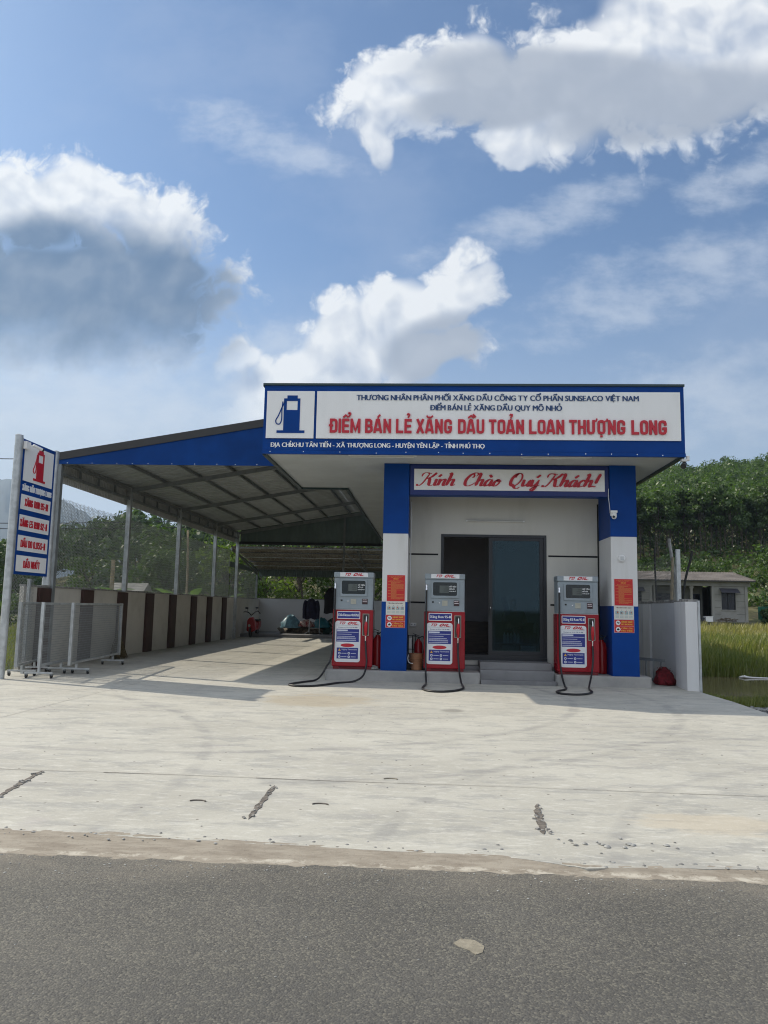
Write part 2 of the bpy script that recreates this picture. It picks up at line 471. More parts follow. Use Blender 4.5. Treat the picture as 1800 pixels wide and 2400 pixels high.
def _bk():
    l, r, b, t, c = 0.10, 0.48, 0.085, 0.915, 0.14
    q = lambda x, y, sx, sy: [(x+sx*0.0, y+sy*c), (x+sx*0.04, y+sy*0.04), (x+sx*c, y+sy*0.0)]
    bl, br, tr, tl = q(l, b, 1, 1), q(r, b, -1, 1), q(r, t, -1, -1), q(l, t, 1, -1)
    G = {}
    G['O'] = [(bl[::-1] + tl + tr[::-1] + br, True)]; G['0'] = G['O']
    G['D'] = [([(l, b), (l, t)] + tr[::-1] + br, True)]
    G['U'] = [([(l, 1)] + bl + br[::-1] + [(r, 1)], False)]
    G['G'] = [([(r, .64)] + tr + tl[::-1] + bl + br[::-1] + [(r, .42)], False), ([(r+.1, .43), (.28, .43)], False)]
    G['C'] = [([(r, .64)] + tr + tl[::-1] + bl + br[::-1] + [(r, .36)], False)]
    G['B'] = [([(l, .5), (l, t), (r-.13, t), (r-.03, t-.09), (r-.03, .60), (r-.13, .5)], True), ([(l, b), (l, .5), (r-.12, .5), (r, .40), (r, .19), (r-.12, b)], True)]
    G['E'] = [([(l, 0), (l, 1)], False), ([(l, t), (.54, t)], False), ([(l, .5), (.50, .5)], False), ([(l, b), (.54, b)], False)]
    G['L'] = [([(l, 0), (l, 1)], False), ([(l, b), (.54, b)], False)]
    G['I'] = [([(l, 0), (l, 1)], False)]
    G['T'] = [([(.27, 0), (.27, 1)], False), ([(0, t), (.54, t)], False)]
    G['H'] = [([(l, 0), (l, 1)], False), ([(r, 0), (r, 1)], False), ([(l, .5), (r, .5)], False)]
    G['N'] = [([(l, 0), (l, 1)], False), ([(r, 0), (r, 1)], False), ([(l-.02, .97), (r+.02, .03)], False)]
    G['M'] = [([(l, 0), (l, 1)], False), ([(.66, 0), (.66, 1)], False), ([(l, .97), (.38, .15), (.66, .97)], False)]
    G['A'] = [([(.06, 0), (.24, .97)], False), ([(.54, 0), (.36, .97)], False), ([(.12, .24), (.48, .24)], False), ([(.24, .95), (.36, .95)], False)]
    G['X'] = [([(.08, 0), (.50, 1)], False), ([(.08, 1), (.50, 0)], False)]
    G['R'] = [([(l, 0), (l, 1)], False), ([(l, .46), (r-.1, .46), (r, .55), (r, t-.1), (r-.1, t), (l, t)], False), ([(.30, .46), (r, 0)], False)]
    G['S'] = [([(r, .68)] + tr + tl[::-1] + [(l, .66), (l+.08, .56), (r-.08, .44), (r, .34)] + br + bl[::-1] + [(l, .32)], False)]
    G['5'] = [([(r+.04, t), (l, t), (l, .54), (r-.12, .58), (r, .48)] + br + bl[::-1] + [(l, .30)], False)]
    G['9'] = [([(l, .52), (l, t-.14), (l+.13, t), (r-.13, t), (r, t-.14), (r, .55), (r-.1, .44), (l+.1, .44)], True), ([(r, .6)] + br + bl[::-1] + [(l, .28)], False)]
    G['2'] = [([(l, .68)] + tl + tr[::-1] + [(r, .62), (l, .24), (l, b), (r+.08, b)], False)]
    G['-'] = [([(.04, .42), (.30, .42)], False)]
    G['.'] = [([(.1, 0), (.1, .18)], False)]
    G[':'] = [([(.1, 0), (.1, .18)], False), ([(.1, .5), (.1, .68)], False)]
    return G
BLOCK = _bk()
def lay_text(mb, body, u0, u1, v0, cap, fn, d, thick, heavy=False, bold=0.0, shear=0.0, gap=None):
    """letters one by one: accents are struck separately so that every stroke is sound"""
    x = 0.0; items = []
    if gap is None: gap = 0.07 if heavy else 0.095
    for ch in body:
        if ch == ' ': x += 0.26 if heavy else 0.27; continue
        dec = unicodedata.normalize('NFD', ch.replace('Đ', 'D').replace('đ', 'd')); base, marks = dec[0], dec[1:]
        low_case = base.islower(); st = 0.09 if not heavy else HS
        if heavy:
            paths = BLOCK[base]; w = max(p[0] for pp, _ in paths for p in pp) + (HS/2 if base not in 'TEL' else 0.0)
        else:
            gv, gf, w = glyph(base)
            if base == 'i' and marks: gv, gf, w = glyph('ı')
        items.append((base, marks, x, w, ch in 'Đđ', st)); x += w + gap + (0.10 if '\u031b' in marks else 0)
    W = x - gap; kx = (u1-u0)/W; q = 0
    if not CAP: globals()['CAP'] = max(p[1] for p in text_mesh('H')[0])
    ky = cap
    def P(px, py): return (u0 + (px + shear*py)*kx, v0 + py*ky)
    def strokes(pts, w, closed=False):
        nonlocal q
        # widths are given in units of cap height; keep them so across the squeeze
        pp = [P(*p) for p in pts]
        for quad in outline(pp, w*(kx*0.6 + ky*0.4) if heavy else w*cap, closed): mb.prism(quad, fn, d, d + thick + 0.00035*(q % 6))
        q += 1
    for base, marks, px, w, dbar, st in items:
        if heavy:
            for pts, cl in BLOCK[base]: strokes([(px+a, b) for a, b in pts], HS, cl)
            top = 1.0
        else:
            gv, gf, _ = glyph('ı' if base == 'i' and marks else base)
            n = 1 if not bold else 3
            for k in range(n):
                du = (k/(n-1)-0.5)*bold if n > 1 else 0.0
                pts = [P(px+a, b/CAP) for a, b in gv]
                m = len(pts)
                mb.add([fn(a+du, b, d+thick+0.0003*k) for a, b in pts], gf)
            top = max(b for a, b in gv)/CAP
        sw = st if heavy else 0.13 + bold/cap
        for pts, wd in accents(marks, px, px+w, top, sw if not heavy else 0.17, 0.0): strokes(pts, wd)
        if dbar: strokes([(px-0.07, 0.52), (px+0.26, 0.52)], 0.13 if heavy else 0.10) if base.isupper() else strokes([(px+w*0.45, 0.86), (px+w+0.10, 0.86)], 0.10)

# ------------------------------------------------------------------ the materials used
def sheet_stains(name, c, cd, rough=0.75):
    return mat(name, c, rough, col2=cd, vs=1.3, lo=0.3, hi=0.75, bump=0.15, bs=60)
BLUE = mat('blue_paint', (0.001, 0.045, 0.235), 0.45, var=0.08, vs=1.2, spec=0.15)
BLUE_D = mat('blue_sheet', (0.001, 0.043, 0.21), 0.45, var=0.12, vs=1.2, spec=0.15)
TRIM = mat('dark_trim', (0.02, 0.045, 0.05), 0.45)
BOARD = mat('white_board', (0.84, 0.84, 0.84), 0.35, col2=(0.77, 0.77, 0.76), vs=1.1, lo=0.4, hi=0.85, stretch=(2, 2, 0.5))
RED = mat('red_letter', (0.50, 0.012, 0.03), 0.4)
NAVY = mat('navy_letter', (0.012, 0.05, 0.16), 0.45)
WHITE = mat('white_letter', (0.82, 0.83, 0.84), 0.45)
WALLP = mat('cream_wall_paint', (0.58, 0.565, 0.52), 0.7, col2=(0.49, 0.475, 0.43), vs=0.9, lo=0.42, hi=0.85, bump=0.08, bs=70, stretch=(2.2, 2.2, 0.5))
PILW = mat('white_pillar_paint', (0.68, 0.68, 0.68), 0.55, col2=(0.58, 0.575, 0.56), vs=1.6, lo=0.45, hi=0.9, stretch=(2.5, 2.5, 0.4))
SOFF = mat('soffit_panel', (0.50, 0.525, 0.525), 0.5, var=0.05, vs=1.5)
ALU = mat('black_aluminium', (0.012, 0.014, 0.02), 0.35)
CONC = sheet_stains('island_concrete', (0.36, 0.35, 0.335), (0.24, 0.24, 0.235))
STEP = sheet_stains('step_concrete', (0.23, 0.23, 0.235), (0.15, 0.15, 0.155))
PUMPR = mat('pump_red', (0.30, 0.006, 0.016), 0.26, col2=(0.20, 0.010, 0.016), vs=2.6, lo=0.45, hi=0.8, spec=0.35)
PUMPG = mat('pump_grey', (0.265, 0.31, 0.345), 0.38, col2=(0.21, 0.235, 0.25), vs=3.2, lo=0.45, hi=0.85)
PUMPW = mat('pump_white', (0.72, 0.73, 0.75), 0.4)
PUMPB = mat('pump_label_blue', (0.016, 0.026, 0.22), 0.35)
PINK = mat('label_edge_white', (0.75, 0.66, 0.68), 0.4)
BLACK = mat('black_rubber', (0.012, 0.012, 0.014), 0.45)
SCREEN = mat('display_glass', (0.008, 0.014, 0.018), 0.12)
LCD = mat('lcd_grey', (0.09, 0.105, 0.10), 0.3)
DIGIT = mat('lcd_digit', (0.012, 0.014, 0.013), 0.5)
CHROME = mat('chrome', (0.75, 0.75, 0.76), 0.18, 1.0)
NOZR = mat('nozzle_red', (0.50, 0.01, 0.02), 0.35)
KEYP = mat('keypad_beige', (0.36, 0.36, 0.31), 0.5)
STEEL = mat('galvanised_steel', (0.46, 0.48, 0.49), 0.42, 0.55, var=0.14, vs=6)
STEELD = mat('grey_painted_steel', (0.20, 0.215, 0.22), 0.5, 0.3, var=0.12, vs=4)
SHEET = mat('roof_sheet', (0.37, 0.395, 0.40), 0.42, 0.2, var=0.10, vs=2.5)
SHEETG = mat('green_grey_sheet', (0.13, 0.17, 0.165), 0.5, 0.1, var=0.1, vs=2)
RUSTY = mat('old_roof_sheet', (0.34, 0.31, 0.26), 0.6, 0.1, col2=(0.20, 0.13, 0.08), vs=1.2, lo=0.45, hi=0.8)
FWALL = mat('fence_wall_render', (0.62, 0.585, 0.52), 0.8, col2=(0.50, 0.465, 0.405), vs=1.6, lo=0.4, hi=0.85, bump=0.12, bs=50)
FWALLR = mat('grey_white_render', (0.60, 0.61, 0.63), 0.75, col2=(0.46, 0.46, 0.47), vs=1.3, lo=0.45, hi=0.9, bump=0.12, bs=50)
BROWN = mat('brown_pilaster', (0.050, 0.020, 0.016), 0.6, var=0.2, vs=3)
MORTAR = mat('rough_mortar', (0.27, 0.26, 0.245), 0.9, var=0.25, vs=7, bump=0.5, bs=30)
WIRE = mat('fence_wire', (0.24, 0.255, 0.26), 0.5, 0.4)
POSTR = mat('poster_red', (0.52, 0.012, 0.014), 0.45)
POSTO = mat('poster_text_orange', (0.58, 0.19, 0.05), 0.5)
POSTY = mat('poster_text_yellow', (0.72, 0.40, 0.05), 0.5)
POSTW = mat('poster_white', (0.66, 0.64, 0.58), 0.5)
POSTT = mat('poster_teal', (0.30, 0.42, 0.44), 0.5)
PLASTW = mat('white_plastic', (0.78, 0.78, 0.78), 0.35)
TERRA = mat('tan_plastic', (0.30, 0.145, 0.075), 0.5, var=0.15, vs=9)
EXTR = mat('extinguisher_red', (0.34, 0.010, 0.012), 0.25)
DARKCLOTH = mat('dark_cloth', (0.006, 0.006, 0.010), 0.9, var=0.3, vs=8)
NAVYCLOTH = mat('navy_cloth', (0.010, 0.011, 0.030), 0.9, var=0.3, vs=8)
TARP = mat('grey_tarp', (0.17, 0.19, 0.20), 0.5, var=0.2, vs=5)
TARPB = mat('blue_tarp', (0.12, 0.24, 0.30), 0.4, var=0.3, vs=6)
TEAL = mat('teal_plastic', (0.02, 0.14, 0.17), 0.4, var=0.2, vs=6)
JUNK = mat('brown_scrap', (0.12, 0.095, 0.07), 0.8, var=0.5, vs=9)
SCOOT = mat('scooter_red', (0.28, 0.008, 0.010), 0.3)
HOUSEW = mat('grey_house_render', (0.30, 0.295, 0.275), 0.85, col2=(0.20, 0.195, 0.175), vs=0.8, lo=0.4, hi=0.8, bump=0.2, bs=20)
HOUSER = mat('house_roof_sheet', (0.155, 0.140, 0.132), 0.85, 0.0, col2=(0.10, 0.09, 0.085), vs=1.0, spec=0.15)
HOUSED = mat('dark_window', (0.010, 0.012, 0.022), 0.25)
BARK = mat('bark', (0.075, 0.062, 0.050), 0.9, var=0.3, vs=5)
BAMBOO = mat('bamboo', (0.36, 0.29, 0.19), 0.7, var=0.2, vs=8)
SKIN = mat('skin', (0.30, 0.17, 0.11), 0.6)
HAIR = mat('hair', (0.006, 0.005, 0.005), 0.5)
GREENC = mat('green_shirt', (0.015, 0.07, 0.03), 0.85)
FOLDER = mat('blue_folder', (0.015, 0.03, 0.12), 0.5)
WOOD = mat('dark_wood', (0.045, 0.028, 0.018), 0.5, var=0.3, vs=4, stretch=(1, 6, 6))
INNER = mat('inside_paint', (0.42, 0.39, 0.40), 0.8, var=0.05)
TILE = mat('inside_tiles', (0.16, 0.17, 0.185), 0.3, var=0.08)
ROCK = mat('pebble_grey', (0.26, 0.26, 0.25), 0.9, var=0.4, vs=12)
DRYB = mat('dry_broom', (0.10, 0.075, 0.035), 0.95, var=0.4, vs=20)

def glass_mat():
    m = bpy.data.materials.new('door_glass'); m.use_nodes = True
    N = NT(m.node_tree); t = m.node_tree; t.nodes.remove(t.nodes['Principled BSDF'])
    tr = N.n('ShaderNodeBsdfTransparent'); tr.inputs[0].default_value = (0.60, 0.68, 0.72, 1)
    gl = N.n('ShaderNodeBsdfGlossy'); gl.inputs['Roughness'].default_value = 0.03; gl.inputs[0].default_value = (0.55, 0.75, 0.85, 1)
    lw = N.n('ShaderNodeFresnel'); lw.inputs[0].default_value = 1.5
    mx = N.n('ShaderNodeMixShader')
    t.links.new(N.math('MULTIPLY_ADD', lw.outputs[0], 0.70, 0.0), mx.inputs[0])
    t.links.new(tr.outputs[0], mx.inputs[1]); t.links.new(gl.outputs[0], mx.inputs[2])
    t.links.new(mx.outputs[0], t.nodes['Material Output'].inputs[0])
    return m
GLASS = glass_mat()

LEAF_F = leaf_mat('plantation_leaves', (0.030, 0.064, 0.018), (0.105, 0.170, 0.045), 0.45)
LEAF_S = leaf_mat('shrub_leaves', (0.028, 0.062, 0.014), (0.090, 0.150, 0.030))
LEAF_B = leaf_mat('bright_leaves', (0.045, 0.095, 0.015), (0.150, 0.215, 0.035), 0.5)
LEAF_D = leaf_mat('dark_leaves', (0.026, 0.050, 0.026), (0.080, 0.125, 0.058), 0.4)
LEAF_BAN = leaf_mat('banana_leaves', (0.06, 0.13, 0.03), (0.14, 0.23, 0.06), 0.45)
GRASS = leaf_mat('tall_grass', (0.15, 0.16, 0.035), (0.33, 0.285, 0.095), 0.45)
GRASSG = leaf_mat('green_grass', (0.07, 0.115, 0.020), (0.22, 0.225, 0.055), 0.45)

# ================================================================== SETTING
def interp(v, xs, ys): return float(np.interp(v, xs, ys))
LEL_A = [-60, -40, -30, -27, -24, -21.5, -19, -15, -11, -6, 2, 8, 13, 60]
LEL_E = [2.0, 2.2, 2.6, 3.6, 4.6, 5.7, 5.0, 6.0, 6.2, 6.0, 6.0, 8.0, 9.3, 9.3]
def sstep(t): t = min(1, max(0, t)); return t*t*(3-2*t)
def ground_z(x, y):
    """height of the land"""
    z = -0.12
    if x > 5.0 and y > 0:
        f = sstep((x-5.0)/1.2)
        z2 = interp(y, [0, 11, 13.5, 17, 19.2, 24.6, 26, 32, 60, 66, 80, 95, 170, 235, 300, 460, 900], [-0.12, -0.12, -0.18, -0.32, -0.85, -0.85, -0.25, 0.05, 0.62, 0.75, 4.2, 9.0, 26.5, 41.5, 44, 20, 0])
        az = math.degrees(math.atan2(x, y))
        if y > 66: z2 = 0.75 + (z2-0.75)*(0.70 + 0.30*sstep((az-6)/19) + 0.025*math.sin(az*1.9))
        z = z*(1-f) + z2*f
    elif y > 40:
        az = math.degrees(math.atan2(x, y))
        top = 1.5 + 135/math.cos(R(az))*math.tan(R(interp(az, LEL_A, LEL_E))) - 6.5
        z = interp(y, [40, 62, 80, 135, 220, 420, 900], [-0.12, 0.2, 0.2 + top*0.22, top, top*1.02, top*0.5, 0])
    elif x < -9.2 and y > 13:
        z = interp(y, [13, 40], [-0.08, 0.0])
    return z + (0.05*math.sin(x*1.7+y*0.9)*math.cos(y*1.3-x*0.4) if (x > 6.5 and y > 26) or x < -11 else 0)

def axis_vals(segs):
    out = []
    for a, b, s in segs: out += list(np.arange(a, b, s))
    return out
gx = axis_vals([(-4000,-300,260),(-300,-60,20),(-60,-12,4),(-12,-7,1),(-7,4.5,2.3),(4.5,8,0.5),(8,30,1.2),(30,90,5),(90,300,20),(300,3900,260)])
gy = axis_vals([(-1600,-60,220),(-60,0,15),(0,10,2.5),(10,30,0.7),(30,70,2.5),(70,180,6),(180,300,15),(300,4300,260)])
gv = [(x, y, ground_z(x, y)) for y in gy for x in gx]
nx = len(gx)
gf = [(j*nx+i, j*nx+i+1, (j+1)*nx+i+1, (j+1)*nx+i) for j in range(len(gy)-1) for i in range(nx-1)]
SOIL = mat('field_soil', (0.060, 0.075, 0.022), 0.95, col2=(0.135, 0.115, 0.055), vs=0.5, lo=0.35, hi=0.7, bump=0.5, bs=6, bdist=0.05)
ground = npmesh('ground', gv, gf, SOIL); ground.data.polygons.foreach_set('use_smooth', [True]*len(gf))
tag(ground, kind='structure')

# --- asphalt road
def asphalt():
    m = bpy.data.materials.new('asphalt'); m.use_nodes = True
    N = NT(m.node_tree); b = m.node_tree.nodes['Principled BSDF']
    pos = N.n('ShaderNodeNewGeometry').outputs['Position']
    vo = N.n('ShaderNodeTexVoronoi', feature='F1'); N.inp(vo.inputs['Vector'], pos); vo.inputs['Scale'].default_value = 105
    sp = N.sep(vo.outputs['Color'])[0]
    big = N.noise(pos, 0.7, 4, 0.6); mid = N.noise(pos, 14, 4, 0.65)
    c = N.mix(N.smooth(big, 0.3, 0.7), (0.076, 0.073, 0.065, 1), (0.108, 0.103, 0.091, 1))
    c = N.mix(N.math('MULTIPLY', N.smooth(mid, 0.40, 0.70), 0.5), c, (0.084, 0.081, 0.076, 1))
    c = N.mix(N.math('MULTIPLY', N.smooth(sp, 0.62, 1.0), 0.44), c, (0.25, 0.235, 0.185, 1))
    c = N.mix(N.math('MULTIPLY', N.smooth(sp, 0.30, 0.0), 0.55), c, (0.036, 0.036, 0.036, 1))
    yy = N.sep(pos)[1]
    wob = N.math('ADD', yy, N.math('MULTIPLY', N.math('SUBTRACT', N.noise(N.vec('MULTIPLY', pos, (0.25, 1, 1)), 1.2, 4), 0.5), 0.7))
    track = N.math('ADD', N.smooth(N.math('ABSOLUTE', N.math('SUBTRACT', wob, 3.15)), 0.42, 0.05), N.smooth(N.math('ABSOLUTE', N.math('SUBTRACT', wob, 1.4)), 0.45, 0.05))
    c = N.mix(N.math('MULTIPLY', track, 0.22), c, (0.070, 0.069, 0.068, 1))
    dust = N.math('MULTIPLY', N.smooth(wob, 4.15, 4.85), N.smooth(N.noise(N.vec('MULTIPLY', pos, (0.5, 1, 1)), 2.2, 5, 0.65), 0.32, 0.70))
    c = N.mix(N.math('MULTIPLY', dust, 0.6), c, (0.27, 0.235, 0.185, 1))
    b.inputs['Roughness'].default_value = 0.85
    N.inp(b.inputs['Base Color'], c)
    bp = N.n('ShaderNodeBump'); bp.inputs['Strength'].default_value = 0.55; bp.inputs['Distance'].default_value = 0.005
    h = N.math('ADD', N.math('MULTIPLY', vo.outputs['Distance'], -1.0), N.math('MULTIPLY', N.noise(pos, 45, 3), 0.9))
    N.inp(bp.inputs['Height'], h); m.node_tree.links.new(bp.outputs[0], b.inputs['Normal'])
    return m
ASPH = asphalt()
def ragged(x0, x1, y, amp, step, seed):
    r = random.Random(seed); out = []; x = x0; w = 0.0
    while x < x1:
        w = w*0.75 + r.uniform(-amp, amp)*0.6
        out.append((x, y + w)); x += step*r.uniform(0.5, 1.5)
    out.append((x1, y)); return out
mb = MB()
edge = [(-400, 4.74), (-9, 4.74)] + ragged(-8.5, 8.5, 4.74, 0.035, 0.09, 3) + [(9, 4.74), (400, 4.74)]
mb.prism([(-400, -8), (400, -8)] + edge[::-1], lambda u, v, d: (u, v, d), -0.25, -0.018)
road = tag(build('road', mb, ASPH), kind='structure')
MORT = mat('spilled_mortar', (0.25, 0.225, 0.175), 0.9, var=0.15, vs=30, bump=0.3, bs=80)
mb = MB(); mb.prism([(0.135,3.75),(0.17,3.80),(0.235,3.79),(0.275,3.73),(0.262,3.665),(0.23,3.64),(0.205,3.68),(0.16,3.71)], lambda u, v, d: (u, v, d), -0.025, -0.0155)
build('mortar_spot', mb, MORT, road)

# --- strip of earth between road and concrete, crumbling concrete lip
DIRT = mat('roadside_dirt', (0.215, 0.175, 0.130), 0.95, col2=(0.32, 0.275, 0.215), vs=5, bump=0.6, bs=60, stretch=(1, 3, 1))
def slab_edge(x): return interp(x, [-3, -2, -0.25, 0.6, 0.95, 1.3, 2.0, 4], [5.12, 5.10, 5.0, 4.95, 4.83, 4.86, 4.94, 4.95])
from mathutils import noise as mnoise
sx_ = [-40, -12] + list(np.arange(-7, 7, 0.03)) + [12, 40]
V = []; rows = (-0.16, -0.10, -0.06, -0.03, 0.0, 0.03, 0.06, 0.12, 0.5, 0.85, 0.94, 1.0, 1.06, 1.13, 1.22)
for x in sx_:
    e = slab_edge(x)
    for q in rows:
        y = 4.74 + q if q < 0.1 else 4.74 + 0.07 + (e - 4.81)*q if q <= 1 else e + (q-1)*0.55
        n1 = mnoise.noise((x*4.0, y*9.0, 0.3)) + 0.6*mnoise.noise((x*17.0, y*30.0, 1.7)) + 0.4*mnoise.noise((x*48.0, y*60.0, 5.0))
        if q < 0.1: z = -0.0190 + (q+0.045)*0.030 + 0.0016*n1
        elif q <= 1: z = -0.0145 + (q-0.1)*0.0155 + 0.0014*n1
        else: z = 0.0008 - (q-1)*0.014 + 0.0013*n1
        V.append((x, y, z))
k = len(rows); F = [(i*k+j, (i+1)*k+j, (i+1)*k+j+1, i*k+j+1) for i in range(len(sx_)-1) for j in range(k-1)]
def dirt_mat():
    m = bpy.data.materials.new('roadside_dirt'); m.use_nodes = True
    N = NT(m.node_tree); b = m.node_tree.nodes['Principled BSDF']; pos = N.n('ShaderNodeNewGeometry').outputs['Position']
    n1 = N.noise(N.vec('MULTIPLY', pos, (0.8, 3, 1)), 4, 6, 0.65); n2 = N.noise(pos, 38, 4, 0.7)
    c = N.mix(N.smooth(n1, 0.35, 0.65), (0.230, 0.198, 0.158, 1), (0.325, 0.29, 0.238, 1))
    yy = N.sep(pos)[1]
    pale = N.math('MULTIPLY', N.smooth(N.math('ABSOLUTE', N.math('SUBTRACT', yy, 4.775)), 0.055, 0.015), N.smooth(N.noise(pos, 7, 5, 0.7), 0.46, 0.60))
    c = N.mix(N.math('MULTIPLY', pale, 0.85), c, (0.50, 0.465, 0.395, 1))
    c = N.mix(N.math('MULTIPLY', N.smooth(n2, 0.56, 0.72), 0.5), c, (0.36, 0.315, 0.25, 1))
    c = N.mix(N.math('MULTIPLY', N.smooth(n2, 0.42, 0.30), 0.5), c, (0.115, 0.092, 0.070, 1))
    N.inp(b.inputs['Base Color'], c); b.inputs['Roughness'].default_value = 0.95
    bp = N.n('ShaderNodeBump'); bp.inputs['Strength'].default_value = 0.5; bp.inputs['Distance'].default_value = 0.006
    N.inp(bp.inputs['Height'], n2); m.node_tree.links.new(bp.outputs[0], b.inputs['Normal'])
    return m
o = npmesh('dirt_strip', V, F, dirt_mat()); o.data.polygons.foreach_set('use_smooth', [True]*len(F)); tag(o, kind='structure')

# --- forecourt slab
def forecourt_mat():
    m = bpy.data.materials.new('forecourt_concrete'); m.use_nodes = True
    N = NT(m.node_tree); b = m.node_tree.nodes['Principled BSDF']
    pos = N.n('ShaderNodeNewGeometry').outputs['Position']
    big = N.noise(N.vec('MULTIPLY', pos, (0.7, 1, 1)), 0.75, 6, 0.62)
    mid = N.noise(N.vec('MULTIPLY', pos, (0.55, 1.3, 1)), 3.0, 6, 0.68)
    fine = N.noise(N.vec('MULTIPLY', pos, (0.5, 1.6, 1)), 11, 5, 0.7)
    c = N.mix(N.smooth(big, 0.32, 0.68), (0.385, 0.372, 0.328, 1), (0.468, 0.455, 0.402, 1))
    c = N.mix(N.math('MULTIPLY', N.smooth(mid, 0.49, 0.60), 0.62), c, (0.295, 0.292, 0.275, 1))
    c = N.mix(N.math('MULTIPLY', N.smooth(fine, 0.52, 0.66), 0.58), c, (0.575, 0.565, 0.515, 1))
    grit = N.noise(N.vec('MULTIPLY', pos, (0.6, 1.5, 1)), 34, 4, 0.7)
    c = N.mix(N.math('MULTIPLY', N.smooth(grit, 0.55, 0.70), 0.5), c, (0.60, 0.59, 0.54, 1))
    c = N.mix(N.math('MULTIPLY', N.smooth(grit, 0.44, 0.32), 0.45), c, (0.27, 0.265, 0.25, 1))
    c = N.mix(N.math('MULTIPLY', N.smooth(N.noise(pos, 1.6, 3, 0.5), 0.60, 0.78), 0.35), c, (0.375, 0.345, 0.345, 1))
    # curved tyre marks and the sweep of the trowel
    px_, py_, _z = N.sep(pos)
    for (cx, cy, rad, wd, st) in ((-3.2, 13.5, 5.6, 0.11, 0.46), (-3.2, 13.5, 7.1, 0.11, 0.46), (5.5, 4.2, 4.4, 0.09, 0.42), (5.5, 4.2, 5.9, 0.09, 0.42), (0.6, 16.0, 6.6, 0.08, 0.34), (-9.5, 6.5, 7.4, 0.1, 0.4)):
        dd = N.vec('LENGTH', N.vec('MULTIPLY', N.vec('SUBTRACT', pos, (cx, cy, 0)), (1, 1, 0)))
        arc = N.smooth(N.math('ABSOLUTE', N.math('SUBTRACT', N.math('ADD', dd, N.math('MULTIPLY', N.math('SUBTRACT', mid, 0.5), 0.12)), rad)), wd, wd*0.3)
        c = N.mix(N.math('MULTIPLY', N.math('MULTIPLY', arc, N.smooth(mid, 0.36, 0.56)), st), c, (0.25, 0.245, 0.235, 1))
    sweep = N.noise(N.vec('MULTIPLY', N.comb(N.math('ADD', px_, N.math('MULTIPLY', py_, 0.7)), N.math('SUBTRACT', py_, N.math('MULTIPLY', px_, 0.35)), 0.0), (0.5, 2.2, 1)), 2.4, 5, 0.7)
    c = N.mix(N.math('MULTIPLY', N.smooth(sweep, 0.56, 0.70), 0.5), c, (0.54, 0.53, 0.485, 1))
    # old damp stain in front of the left pump, oil drip near the middle pump
    def spot(cx, cy, a, bb, wob):
        d = N.vec('MULTIPLY', N.vec('SUBTRACT', pos, (cx, cy, 0)), (1/a, 1/bb, 0))
        return N.smooth(N.math('ADD', N.vec('LENGTH', d), N.math('MULTIPLY', N.math('SUBTRACT', mid, 0.5), wob)), 1.0, 0.55)
    c = N.mix(N.math('MULTIPLY', spot(-1.75, 12.6, 1.1, 1.0, 1.6), 0.60), c, (0.34, 0.285, 0.20, 1))
    c = N.mix(N.math('MULTIPLY', spot(0.38, 11.75, 0.22, 0.26, 1.2), 0.6), c, (0.20, 0.19, 0.165, 1))
    c = N.mix(N.math('MULTIPLY', spot(2.1, 5.9, 0.7, 0.35, 1.8), 0.4), c, (0.50, 0.42, 0.30, 1))
    # small dark specks
    vo = N.n('ShaderNodeTexVoronoi', feature='F1', voronoi_dimensions='2D'); N.inp(vo.inputs['Vector'], pos); vo.inputs['Scale'].default_value = 2.6
    sp = N.math('MULTIPLY', N.math('LESS_THAN', vo.outputs['Distance'], 0.028), N.math('GREATER_THAN', N.sep(vo.outputs['Color'])[0], 0.45))
    c = N.mix(N.math('MULTIPLY', sp, 0.8), c, (0.10, 0.085, 0.07, 1))
    b.inputs['Roughness'].default_value = 0.82
    N.inp(b.inputs['Base Color'], c)
    bp = N.n('ShaderNodeBump'); bp.inputs['Strength'].default_value = 0.55; bp.inputs['Distance'].default_value = 0.012
    N.inp(bp.inputs['Height'], N.math('ADD', fine, N.math('MULTIPLY', N.noise(pos, 60, 3, 0.6), 0.25)))
    m.node_tree.links.new(bp.outputs[0], b.inputs['Normal'])
    return m
FORE = forecourt_mat()
front = [(x, y - 5.1 + interp(x, [-3, -2, -0.25, 0.6, 0.95, 1.3, 2.0, 4], [5.12, 5.10, 5.0, 4.95, 4.83, 4.86, 4.94, 4.95])) for x, y in ragged(-16, 8.0, 5.10, 0.022, 0.07, 21)]
mb = MB()
mb.prism(front + [(7.0,8.6),(5.6,10.6),(5.22,12.3),(5.30,13.95),(5.27,15.6),(5.36,16.0),(5.36,36.3),(-9.1,36.3),(-9.0,14.9),(-9.6,14.5),(-16,14.4)],
         lambda u, v, d: (u, v, d), -0.3, 0.0)
fore = tag(build('forecourt', mb, FORE), kind='structure')
JOINT = mat('joint_filler', (0.13, 0.115, 0.10), 0.95, var=0.4, vs=20)
